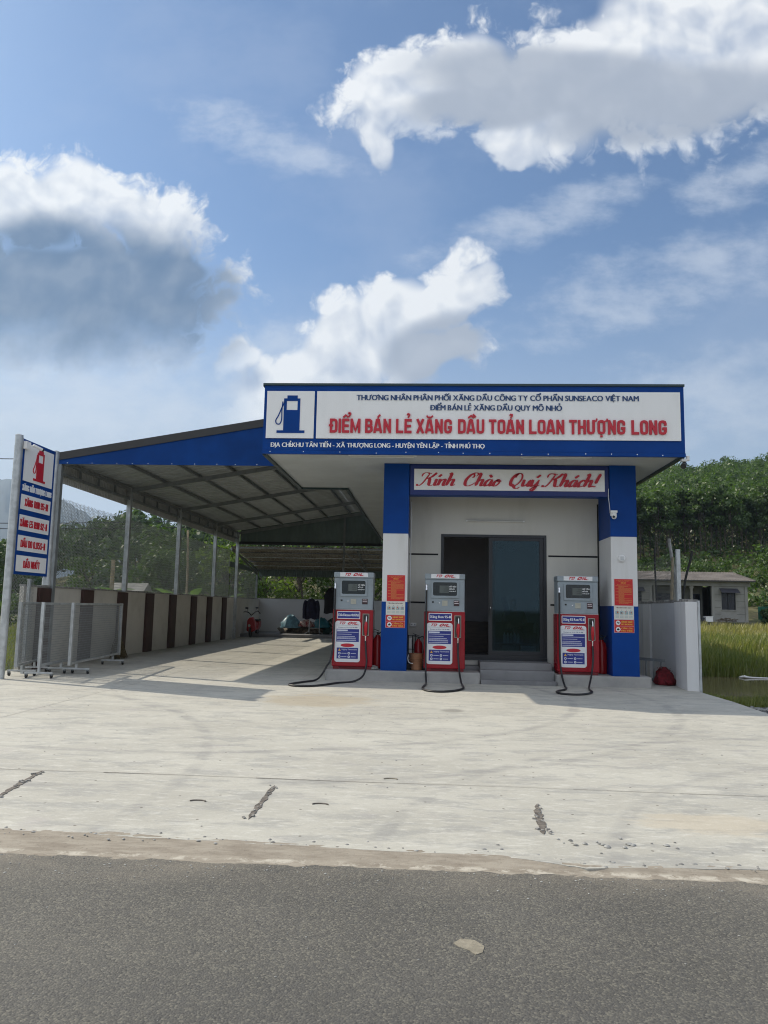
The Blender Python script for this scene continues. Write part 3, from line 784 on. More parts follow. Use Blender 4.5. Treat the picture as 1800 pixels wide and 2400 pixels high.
# long casting joint, then the open gaps between the drain covers
mb = MB()
r = random.Random(4)
x = -9.0
while x < 4.8:
    L = r.uniform(0.25, 0.9)
    if r.random() < 0.86:
        w = r.uniform(0.003, 0.008); y0 = 6.86 + 0.012*math.sin(x*2.1) - 0.012*x; y1 = 6.86 + 0.012*math.sin((x+L)*2.1) - 0.012*(x+L)
        mb.add([(x, y0-w, 0.004), (x+L, y1-w*0.6, 0.004), (x+L, y1+w*0.6, 0.004), (x, y0+w, 0.004)], [(0,1,2,3)])
    x += L
build('casting_joint', mb, JOINT, fore)
mb = MB()
for y0, y1, xx in ((7.0, 36.0, -5.45), (16.4, 36.0, -2.6)):
    y = y0
    while y < y1:
        L = r.uniform(0.5, 1.6); w = 0.004
        a = xx + 0.012*math.sin(y); b_ = xx + 0.012*math.sin(y+L)
        mb.add([(a-w, y, 0.004), (a+w, y, 0.004), (b_+w, y+L, 0.004), (b_-w, y+L, 0.004)], [(0,1,2,3)]); y += L
build('casting_joint', mb, mat('faint_joint', (0.30, 0.29, 0.265), 0.9), fore)
def gap(x0, y0, x1, y1, w, seed):
    r = random.Random(seed); n = 22; A = []; B = []
    for i in range(n+1):
        t = i/n; e = math.sin(math.pi*min(1, max(0, t*1.0)))**0.35
        cx, cy = x0+(x1-x0)*t, y0+(y1-y0)*t
        A.append((cx - w*e*r.uniform(0.5, 1.35), cy)); B.append((cx + w*e*r.uniform(0.5, 1.35), cy))
    m = MB(); m.prism(A + B[::-1], lambda u, v, d: (u, v, d), -0.05, 0.0045)
    build('cover_gap', m, JOINT, fore)
    m = MB()
    for k in range(16):
        t = r.random(); s = r.uniform(0.008, 0.022)
        m.cbox((x0+(x1-x0)*t + r.uniform(-1.6,1.6)*w, y0+(y1-y0)*t, 0.006), (s, s*1.3, s*0.6), rz=r.uniform(0,3), rx=r.uniform(-.4,.4))
    o = build('gap_rubble', m, MORTAR, fore); tag(o, kind='stuff')
gap(-3.27, 5.93, -3.40, 6.88, 0.027, 1); gap(-1.245, 5.58, -1.265, 6.62, 0.024, 2); gap(0.86, 6.28, 0.80, 5.48, 0.028, 3)
# lifting loops cast in the drain covers
for (lx, ly) in ((-1.74, 6.02), (-0.80, 6.05), (-0.31, 7.0)):
    m = MB(); r0 = 0.058
    m.tube([(lx + r0*math.cos(R(a)), ly + 0.5*r0*math.sin(R(a)), 0.004) for a in range(0, 181, 15)], 0.006, 6)
    build('lifting_loop', m, JOINT if ly < 6.5 else MORT, fore)
# loose pebbles and crumbs near the kerb
m = MB(); r = random.Random(12)
# loose grit lying on the tarmac, thicker towards the kerb
def pebble(m, x, y, z, s):
    m.lathe([(0.001, -0.3*s), (s*0.8, -0.15*s), (s, 0.1*s), (s*0.55, 0.42*s), (0.001, 0.5*s)], (x, y, z), 6, sc=(r.uniform(.7,1.3), r.uniform(.7,1.3)))
for k in range(150):
    px = r.uniform(-6, 4.5); pebble(m, px, 5.08 + r.gauss(0, 0.05) - (0.14 if px > 0.7 else 0), 0.0, r.uniform(0.004, 0.014))
for k in range(20): pebble(m, r.gauss(1.25, 0.22), r.gauss(5.32, 0.09), 0.003, r.uniform(0.007, 0.024))
for k in range(70): pebble(m, r.uniform(-7, 5), r.uniform(5.2, 14), 0.002, r.uniform(0.003, 0.010))
for k in range(420): pebble(m, r.uniform(-4.5, 4.5), 4.70 - abs(r.gauss(0, 0.16)), -0.017, r.uniform(0.002, 0.008))
for k in range(110): pebble(m, r.uniform(-4, 4), r.uniform(2.6, 4.6), -0.017, r.uniform(0.002, 0.006))
tag(build('pebbles', m, ROCK, smooth=True), kind='stuff')

# --- pond and gravel patch by the right wall
def water_mat():
    m = bpy.data.materials.new('pond_water'); m.use_nodes = True
    N = NT(m.node_tree); b = m.node_tree.nodes['Principled BSDF']
    b.inputs['Base Color'].default_value = (0.15, 0.125, 0.07, 1); b.inputs['Roughness'].default_value = 0.06; b.inputs['IOR'].default_value = 1.33
    bp = N.n('ShaderNodeBump'); bp.inputs['Strength'].default_value = 0.12; bp.inputs['Distance'].default_value = 0.03
    pos = N.n('ShaderNodeNewGeometry').outputs['Position']
    N.inp(bp.inputs['Height'], N.noise(pos, 3.5, 3)); m.node_tree.links.new(bp.outputs[0], b.inputs['Normal'])
    return m
m = MB(); m.add([(5.5,17.2,-0.46),(26,17.2,-0.46),(26,26.2,-0.46),(5.5,26.2,-0.46)], [(0,1,2,3)])
tag(build('pond_water', m, water_mat()), kind='structure')
GRAV = mat('dark_gravel', (0.17, 0.17, 0.175), 0.95, col2=(0.07, 0.07, 0.07), vs=16, bump=1.0, bs=28, bdist=0.05)
m = MB(); poly = [(5.3,10.9)] + [(5.35+0.25*i, 10.7-0.05*i) for i in range(1, 18)] + [(9.5,14.2),(7.6,14.9),(6.6,15.1),(6.0,14.9),(5.42,15.2),(5.33,13.9),(5.26,12.3)]
m.prism(poly, lambda u, v, d: (u, v, d + ground_z(u, v)), -0.1, 0.035)
tag(build('gravel', m, GRAV), kind='structure')
m = MB(); r = random.Random(3)
for k in range(420):
    px = r.uniform(5.4, 8.6); py = r.uniform(11.5, 15.0); pebble(m, px, py, ground_z(px, py)+0.04, r.uniform(0.015, 0.05))
tag(build('gravel_stones', m, ROCK, smooth=True), kind='stuff')

# --- far mountains
MOUNT = mat('mountain_forest', (0.010, 0.020, 0.024), 0.95, var=0.2, vs=0.004)
def mountain(dist, az, el, seed, depth=900):
    r = random.Random(seed); V = []; n = 0
    A = np.linspace(az[0], az[-1], 110)
    rows = [(-1.0, 0.0), (-0.7, 0.30), (-0.42, 0.58), (-0.2, 0.82), (0, 1.0), (0.4, 0.6), (1.0, 0.0)]
    nz = [r.gauss(0, 1) for _ in range(400)]
    for q, (o, hh) in enumerate(rows):
        for i, a in enumerate(A):
            e = float(np.interp(a, az, el)) + 0.05*math.sin(a*5.3+seed) + 0.03*nz[i] + 0.04*math.sin(a*11.7)
            d = dist + o*depth + 90*math.sin(a*2.7+q*1.3)*(1-hh)
            top = math.tan(R(max(e, 0.02)))*dist
            V.append((d*math.sin(R(a)), d*math.cos(R(a)), -2 + (top+2)*max(0, min(1, hh + (0.05*math.sin(a*6+q*2) if 0 < hh < 1 else 0)))))
    k = len(A)
    F = [(q*k+i, q*k+i+1, (q+1)*k+i+1, (q+1)*k+i) for q in range(len(rows)-1) for i in range(k-1)]
    o = npmesh('mountain', V, F, MOUNT); o.data.polygons.foreach_set('use_smooth', [True]*len(F))
    return tag(o, kind='structure')
mountain(3200, [-48,-42,-36,-32,-29.5,-27.5,-26.9,-25,-23.2,-21,-18,-15], [0.2,3.5,6.6,8.4,8.0,7.5,7.2,6.3,5.4,4.3,2.6,0.3], 1)

# ================================================================== STATION BUILDING
bld = thing('station_building', 'white and blue petrol station building with flat canopy roof and black glass door', 'building', (1.7, 17.2, 0))
YW = 17.2
m = MB()   # front wall round the door opening, plus side and rear walls
m.box(-0.99, 0.27, YW, YW+0.15, 0.0, 4.55); m.box(2.60, 4.28, YW, YW+0.15, 0.0, 4.55); m.box(0.27, 2.60, YW, YW+0.15, 3.16, 4.55); m.box(0.27, 2.60, YW, YW+0.15, 0.0, 0.40)
build('front_wall', m, WALLP, bld)
m = MB(); m.box(-0.99, -0.84, YW+0.152, 34.0, 0.0, 4.55); build('side_wall', m, WALLP, bld)
m = MB(); m.box(4.13, 4.28, YW+0.152, 34.0, 0.0, 4.55); build('side_wall', m, WALLP, bld)
m = MB(); m.box(-0.83, 4.12, 33.85, 34.0, 0.0, 4.55); build('rear_wall', m, WALLP, bld)
m = MB(); m.box(-0.83, 4.12, 20.6, 20.7, 0.46, 3.6); m.box(-0.83, 4.12, YW+0.152, 20.7, 3.62, 3.72); build('inner_wall', m, INNER, bld)
m = MB(); m.box(-0.83, 4.12, YW+0.152, 21.6, 0.30, 0.45); build('inside_floor', m, TILE, bld)
# grooves drawn on the front wall as black lines
GRV = mat('wall_groove', (0.008, 0.008, 0.010), 0.8)
for x0, x1, z in ((-0.43,0.21,2.70),(2.64,3.712,2.70),(-0.43,0.20,1.63),(2.68,3.712,1.63)):
    m = MB(); m.box(x0, x1, YW-0.004, YW+0.01, z-0.019, z+0.019); build('groove', m, GRV, bld)
m = MB(); m.box(3.715, 3.745, YW-0.006, YW+0.01, 0.31, 3.87); build('groove', m, GRV, bld)
# canopy: soffit of narrow boards, rim boxes and top
def soffit(x0, x1, y0, y1, z):
    m = MB(); y = y0; s = 0.10
    while y < y1 - 0.01:
        e = min(y+s, y1)
        m.add([(x0,y+0.008,z),(x1,y+0.008,z),(x1,e-0.008,z),(x0,e-0.008,z),(x0,e,z+0.012),(x1,e,z+0.012),(x0,y,z+0.012),(x1,y,z+0.012)], [(0,3,2,1),(3,4,5,2),(6,0,1,7)])
        y = e
    return m
build('soffit', soffit(-3.30, 4.88, 15.06, 19.55, 4.55), SOFF, bld)
build('soffit', soffit(-2.10, 4.88, 19.552, 34.3, 4.55), SOFF, bld)
m = MB()
m.box(-3.37, -3.30, 15.06, 19.62, 4.50, 5.93); m.box(-3.30, -2.10, 19.55, 19.62, 4.50, 5.93); m.box(4.88, 4.95, 15.06, 34.4, 4.50, 5.93)
m.box(-2.17, -2.10, 19.62, 34.4, 4.50, 5.70); m.box(-2.10, 4.88, 34.33, 34.4, 4.50, 5.70)
build('side_fascia', m, TRIM, bld)
m = MB()
m.box(-3.36, 4.95, 15.0, 15.06, 4.59, 5.92)
m.box(-3.365, 4.955, 14.985, 15.06, 4.515, 4.585); build('front_fascia', m, BLUE, bld)
m = MB(); m.box(-3.38, 4.965, 14.975, 15.07, 5.921, 5.965); m.box(-3.39, -3.372, 14.98, 19.6, 5.90, 5.965); build('roof_trim', m, TRIM, bld)
m = MB(); m.box(-3.29, 4.87, 15.075, 19.6, 5.90, 5.93); build('roof', m, SHEETG, bld)
m = MB(); m.box(-2.09, 4.87, 19.63, 34.32, 5.62, 5.66); build('roof', m, SHEETG, bld)
# screws along the lower trim
r = random.Random(5); x = -3.2
while x < 4.9:
    m = MB(); m.lathe([(0.010, -0.004), (0.010, 0.002)], (x, 14.983, 4.552 + r.uniform(-.012,.012)), 8, 'Y'); x += r.uniform(0.45, 0.75); build('screw', m, CHROME, bld)
# pillars: three painted bands each
for x0, x1 in ((-0.965, -0.437), (3.752, 4.282)):
    m = MB(); m.box(x0, x1, 16.10, YW-0.002, 0.0, 4.549); p = build('pillar', m, PILW, bld, 0.006)
    e = 0.004
    m = MB(); m.box(x0-e, x1+e, 16.10-e, YW-0.006, 0.2, 1.625); build('blue_band', m, BLUE, p)
    m = MB(); m.box(x0-e, x1+e, 16.10-e, YW-0.006, 3.05, 4.546); build('blue_band', m, BLUE, p)
# beam over the porch
m = MB(); m.box(-0.43, 3.745, 16.16, 16.40, 3.88, 4.549); build('lintel_beam', m, BLUE_D, bld)
# porch floor and steps
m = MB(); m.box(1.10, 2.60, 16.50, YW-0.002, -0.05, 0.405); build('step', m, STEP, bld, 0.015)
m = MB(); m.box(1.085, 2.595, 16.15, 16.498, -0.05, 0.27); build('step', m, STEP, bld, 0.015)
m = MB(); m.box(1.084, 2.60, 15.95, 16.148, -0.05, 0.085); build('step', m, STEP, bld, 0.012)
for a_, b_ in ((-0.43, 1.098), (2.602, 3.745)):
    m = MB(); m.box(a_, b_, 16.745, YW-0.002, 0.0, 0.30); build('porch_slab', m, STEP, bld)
m = MB(); m.box(0.27, 2.60, YW-0.03, YW+0.15, 0.401, 0.475); build('threshold', m, ALU, bld)
# sliding door
fr = MB()
fr.box(0.27, 0.33, YW-0.012, YW+0.10, 0.476, 3.16); fr.box(2.54, 2.60, YW-0.012, YW+0.10, 0.476, 3.16); fr.box(0.33, 2.54, YW-0.012, YW+0.10, 3.10, 3.158); fr.box(0.33, 2.54, YW-0.012, YW+0.10, 0.476, 0.52)
dfm = build('door_frame', fr, ALU, bld)
for (x0, x1, yy) in ((1.33, 2.537, YW+0.02), (1.40, 2.52, YW+0.065)):
    lf = MB(); w = 0.085
    lf.box(x0, x0+w, yy, yy+0.035, 0.522, 3.098); lf.box(x1-w, x1, yy, yy+0.035, 0.522, 3.098); lf.box(x0+w, x1-w, yy, yy+0.035, 3.098-w*0.8, 3.098); lf.box(x0+w, x1-w, yy, yy+0.035, 0.522, 0.522+w)
    d = build('door_leaf', lf, ALU, bld)
    g = MB(); g.box(x0+w-0.004, x1-w+0.004, yy+0.014, yy+0.020, 0.60, 3.035); build('glass_pane', g, GLASS, d)
    if yy < YW+0.05:
        h = MB(); h.box(x0+0.028, x0+0.058, yy-0.022, yy-0.002, 1.35, 1.75); build('door_handle', h, BLACK, d, 0.004)
        h = MB(); h.box(x0+0.036, x0+0.050, yy-0.026, yy-0.0225, 1.53, 1.56); build('door_lock', h, CHROME, d)

# ================================================================== ROOF SIGN
YS = 14.985
def fS(u, v, d): return (u, YS - d, v)
sign = thing('fascia_sign', 'long white sign board with red and navy lettering across the canopy front', 'sign', (0.8, YS, 4.6))
m = MB(); m.box(-2.285, 4.872, YS-0.012, YS+0.013, 4.83, 5.80); build('letter_board', m, BOARD, sign, 0.003)
m = MB(); m.box(-3.30, -2.335, YS-0.012, YS+0.013, 4.83, 5.80); ib = build('icon_board', m, BOARD, sign, 0.003)
def pump_icon(m, cx, z0, sc, fn, d0, d1):
    P = lambda pts: [(cx + a*sc, z0 + b*sc) for a, b in pts]
    m.prism(P([(-0.30,0),(0.30,0),(0.30,0.055),(0.19,0.055),(0.19,0.50),(-0.16,0.50),(-0.16,0.055),(-0.30,0.055)]), fn, d0, d1)
    m.prism(P([(-0.16,0.50),(-0.10,0.50),(-0.10,0.70),(-0.16,0.70)]), fn, d0, d1)
    m.prism(P([(0.135,0.50),(0.19,0.50),(0.19,0.70),(0.135,0.70)]), fn, d0, d1)
    m.prism(P([(-0.16,0.70),(0.19,0.70),(0.19,0.755),(0.13,0.755),(0.13,0.82),(-0.09,0.82),(-0.09,0.755),(-0.16,0.755)]), fn, d0, d1)
    hose = smoothpath([(-0.15,0.66,0),(-0.20,0.56,0),(-0.27,0.38,0),(-0.325,0.27,0),(-0.30,0.20,0),(-0.235,0.20,0),(-0.20,0.30,0),(-0.20,0.50,0),(-0.185,0.68,0)], 5)
    for a, b in zip(hose[:-1], hose[1:]):
        t = (b-a).normalized(); n = Vector((-t.y, t.x, 0))*0.011; e = t*0.006
        q = [(a-e+n), (b+e+n), (b+e-n), (a-e-n)]
        m.prism(P([(p.x, p.y) for p in q]), fn, d0 - 0.0004*(len(m.v)//8 % 3), d1 + 0.0006*(len(m.v)//8 % 3))
m = MB(); pump_icon(m, -2.80, 4.935, 0.94, fS, 0.010, 0.022); build('pump_icon', m, BLUE, ib)
m = MB(); lay_text(m, 'THƯƠNG NHÂN PHÂN PHỐI XĂNG DẦU CÔNG TY CỔ PHẦN SUNSEACO VIỆT NAM', -1.48, 4.07, 5.615, 0.105, fS, 0.0125, 0.012, bold=0.012)
lay_text(m, 'ĐIỂM BÁN LẺ XĂNG DẦU QUY MÔ NHỎ', 0.0, 2.58, 5.415, 0.105, fS, 0.0125, 0.012, bold=0.012); build('small_lettering', m, NAVY, sign)
m = MB(); lay_text(m, 'ĐIỂM BÁN LẺ XĂNG DẦU TOẢN LOAN THƯỢNG LONG', -2.01, 4.62, 4.945, 0.285, fS, 0.0125, 0.03, heavy=True); build('large_lettering', m, RED, sign)
def fF(u, v, d): return (u, 14.999 - d, v)
m = MB(); lay_text(m, 'ĐỊA CHỈ:KHU TÂN TIẾN - XÃ THƯỢNG LONG - HUYỆN YÊN LẬP - TỈNH PHÚ THỌ', -3.19, 1.07, 4.655, 0.088, fF, 0.0, 0.008, bold=0.009); build('address_lettering', m, WHITE, sign)

# ================================================================== WELCOME SIGN (script lettering drawn stroke by stroke)
YK = 16.155
def fK(u, v, d): return (u, YK - d, v)
ks = thing('welcome_sign', 'white welcome board with red script lettering and blue frame above the porch', 'sign', (1.65, YK, 3.88))
m = MB(); m.box(-0.415, 3.735, YK-0.03, YK, 3.885, 4.535); build('frame', m, mat('sign_frame_blue', (0.005, 0.020, 0.15), 0.4), ks, 0.003)
m = MB(); m.box(-0.33, 3.65, YK-0.042, YK-0.031, 3.99, 4.44); build('board', m, BOARD, ks, 0.002)
GL = {
 'K': (0.66, [[(-.30,.10),(-.24,-.01),(-.12,.0),(.0,.22),(.10,.62),(.16,.93)], [(-.20,.68),(-.20,.86),(-.10,.98),(.06,.97),(.18,.90),(.26,.95)], [(.52,1.0),(.46,.86),(.33,.66),(.15,.54),(.06,.52)], [(.18,.55),(.27,.52),(.31,.30),(.36,.06),(.46,-.01),(.60,.06)]]),
 'í': (0.20, [[(-.04,.34),(.02,.50)], [(.03,.50),(.0,.20),(.02,.03),(.09,.0),(.20,.10)], [(.06,.66),(.17,.86)]]),
 'n': (0.46, [[(-.04,.36),(.02,.50)], [(.03,.50),(.01,.25),(.0,.0)], [(.02,.18),(.12,.42),(.22,.50),(.28,.42),(.27,.20),(.28,.04),(.34,.0),(.45,.10)]]),
 'h': (0.46, [[(.05,1.0),(.03,.55),(.0,.0)], [(-.08,.88),(.05,1.0)], [(.02,.18),(.12,.42),(.22,.50),(.28,.42),(.27,.20),(.28,.04),(.34,.0),(.45,.10)]]),
 'C': (0.66, [[(.50,.74),(.56,.90),(.48,1.0),(.34,.98),(.14,.78),(.03,.42),(.08,.08),(.26,-.02),(.46,.10),(.58,.26)], [(.30,.62),(.38,.70),(.36,.86),(.24,.90),(.10,.76)]]),
 'à': (0.46, [[(.31,.40),(.22,.50),(.10,.44),(.01,.22),(.05,.02),(.14,.01),(.24,.16),(.31,.46)], [(.33,.50),(.29,.20),(.31,.03),(.37,.0),(.46,.10)], [(.08,.86),(.24,.66)]]),
 'á': (0.46, [[(.31,.40),(.22,.50),(.10,.44),(.01,.22),(.05,.02),(.14,.01),(.24,.16),(.31,.46)], [(.33,.50),(.29,.20),(.31,.03),(.37,.0),(.46,.10)], [(.16,.66),(.30,.88)]]),
 'o': (0.40, [[(.22,.49),(.10,.42),(.01,.20),(.06,.02),(.16,.01),(.28,.20),(.28,.42),(.20,.50),(.16,.42),(.26,.34),(.40,.40)]]),
 'Q': (0.72, [[(.44,.94),(.30,.99),(.13,.84),(.03,.48),(.08,.12),(.24,.0),(.44,.16),(.55,.52),(.50,.86),(.36,.99),(.22,.88),(.20,.66)], [(.0,.10),(.10,.16),(.24,.06),(.36,-.14),(.50,-.18),(.62,-.06)]]),
 'u': (0.46, [[(-.04,.36),(.02,.50)], [(.03,.50),(.0,.22),(.04,.02),(.13,.03),(.24,.20),(.31,.46)], [(.33,.50),(.29,.20),(.31,.03),(.37,.0),(.46,.10)]]),
 'ý': (0.46, [[(-.04,.36),(.02,.50)], [(.03,.50),(.0,.22),(.04,.02),(.13,.03),(.24,.20),(.31,.46)], [(.33,.50),(.29,.10),(.24,-.22),(.14,-.34),(.06,-.26),(.14,-.10),(.30,.0),(.46,.10)], [(.16,.66),(.30,.88)]]),
 'c': (0.36, [[(.28,.38),(.26,.49),(.16,.49),(.02,.26),(.05,.02),(.16,.0),(.36,.12)]]),
 '!': (0.30, [[(.14,1.0),(.10,.66),(.07,.26)], [(.045,.06),(.06,.0)]]),
 ' ': (0.46, []),
}
def script(m, text, u0, u1, v0, cap, fn):
    x = 0.32; S = []
    for ch in text:
        adv, st = GL[ch]
        for s in st: S.append([(x + px + py*0.30, py) for px, py in s])
        x += adv
    W = x + 0.22; k = (u1-u0)/W
    for q, s in enumerate(S):
        pts = smoothpath([(p[0], p[1], 0) for p in s], 7); n = len(pts); A = []; B = []
        for i, p in enumerate(pts):
            t = (pts[min(i+1,n-1)] - pts[max(i-1,0)]).normalized()
            vert = abs(t.y)**1.3
            down = vert if t.y < 0 or len(s) <= 3 else vert*0.45
            w = 0.016 + 0.072*down
            w *= min(1.0, 0.35 + 3.0*min(i, n-1-i)/max(1, n-1)*1.6)
            nn = Vector((-t.y, t.x, 0))*w
            A.append((u0 + (p.x+nn.x)*k, v0 + (p.y+nn.y)*cap)); B.append((u0 + (p.x-nn.x)*k, v0 + (p.y-nn.y)*cap))
        d0, d1 = 0.030, 0.046 + 0.0006*q
        for i in range(n-1):
            m.prism([A[i], A[i+1], B[i+1], B[i]], fn, d0, d1)
m = MB(); script(m, 'Kính Chào Quý Khách!', -0.29, 3.60, 4.085, 0.275, fK); build('script_lettering', m, RED, ks)

# ================================================================== things on the building
def tube_light(name, a, b, label, group):
    t = thing(name, label, 'light', tuple((Vector(a)+Vector(b))/2), group)
    a, b = Vector(a), Vector(b)
    m = MB(); m.beam(a, b, 0.05, 0.03); build('light_body', m, PLASTW, t, 0.004)
    down = Vector((0,0,-0.028)) if abs(a.z-4.5) < 0.2 else Vector((0,-0.028,0))
    m = MB(); m.tube([a + (b-a)*0.03 + down, b - (b-a)*0.03 + down], 0.014, 8); build('light_tube', m, mat('tube_plastic', (0.60,0.60,0.57), 0.3) if 'tube_plastic' not in MATS else MATS['tube_plastic'], t, smooth=True)
    return t
tube_light('tube_light', (0.82, YW-0.03, 3.46), (2.12, YW-0.03, 3.46), 'unlit tube light on the cream wall above the black glass door', 'unlit tube lights of the station')
tube_light('tube_light', (-1.65, 15.17, 4.53), (-0.27, 15.17, 4.53), 'unlit tube light on the canopy soffit left of the welcome board', 'unlit tube lights of the station')
tube_light('tube_light', (1.80, 15.17, 4.53), (3.19, 15.17, 4.53), 'unlit tube light on the canopy soffit above the right half of the welcome board', 'unlit tube lights of the station')

c = thing('security_camera', 'white dome security camera on the blue top of the right pillar', 'camera', (3.80, 16.05, 3.45), 'security cameras')
m = MB(); m.box(3.735, 3.875, 15.99, 16.096, 3.535, 3.585); m.box(3.735, 3.76, 16.0, 16.04, 3.47, 3.535); build('mount', m, PLASTW, c, 0.008)
m = MB(); m.lathe([(0.002,3.405),(0.035,3.415),(0.052,3.45),(0.055,3.50),(0.05,3.534)], (3.815, 16.04, 0), 14); build('dome', m, PLASTW, c, smooth=True)
m = MB(); m.lathe([(0.002,0),(0.026,0.004),(0.028,0.02)], (3.80, 15.985, 3.455), 12, 'Y'); build('lens', m, SCREEN, c)
m = MB(); m.tube(smoothpath([(3.745,16.09,3.58),(3.73,16.09,3.75),(3.715,16.09,3.88),(3.72,16.09,4.05)]), 0.006, 6); build('cable', m, PLASTW, c)
c = thing('security_camera', 'dark spotlight shaped camera under the right end of the canopy', 'camera', (4.97, 15.1, 4.42), 'security cameras')
m = MB(); m.box(4.90, 5.0, 15.06, 15.16, 4.44, 4.50); build('mount', m, PLASTW, c, 0.01)
m = MB(); m.tube([(4.97,15.13,4.40),(4.90,14.98,4.33)], [0.05,0.055], 12); build('camera_body', m, BLACK, c, smooth=True)
m = MB(); m.box(5.0, 5.06, 15.08, 15.13, 4.46, 4.56); build('antenna_box', m, PLASTW, c, 0.01)

s = thing('alarm_sounder', 'small round white alarm sounder on the white band of the right pillar', 'alarm', (3.965, 16.06, 2.6))
m = MB(); m.lathe([(0.075,0),(0.075,-0.03),(0.06,-0.045),(0.002,-0.048)], (3.965, 16.098, 2.60), 20, 'Y'); build('base', m, PLASTW, s, smooth=True)
m = MB()
for k in range(4): m.box(3.93, 4.0, 16.046, 16.055, 2.565+0.02*k, 2.573+0.02*k)
build('grille', m, PUMPG, s)
s = thing('wall_socket', 'white double socket box with grey conduit beside the left pillar', 'socket', (-0.32, YW, 1.14))
m = MB(); m.box(-0.39, -0.255, YW-0.035, YW-0.001, 1.10, 1.18); build('socket_box', m, PLASTW, s, 0.005)
m = MB(); m.tube([(-0.405,YW-0.012,3.88),(-0.405,YW-0.012,1.165),(-0.38,YW-0.012,1.16)], 0.011, 8); build('conduit', m, PUMPW, s)
for k in (-1,1):
    m = MB(); m.box(-0.3225+k*0.032-0.012, -0.3225+k*0.032+0.012, YW-0.037, YW-0.0352, 1.125, 1.155); build('outlet', m, PUMPG, s)

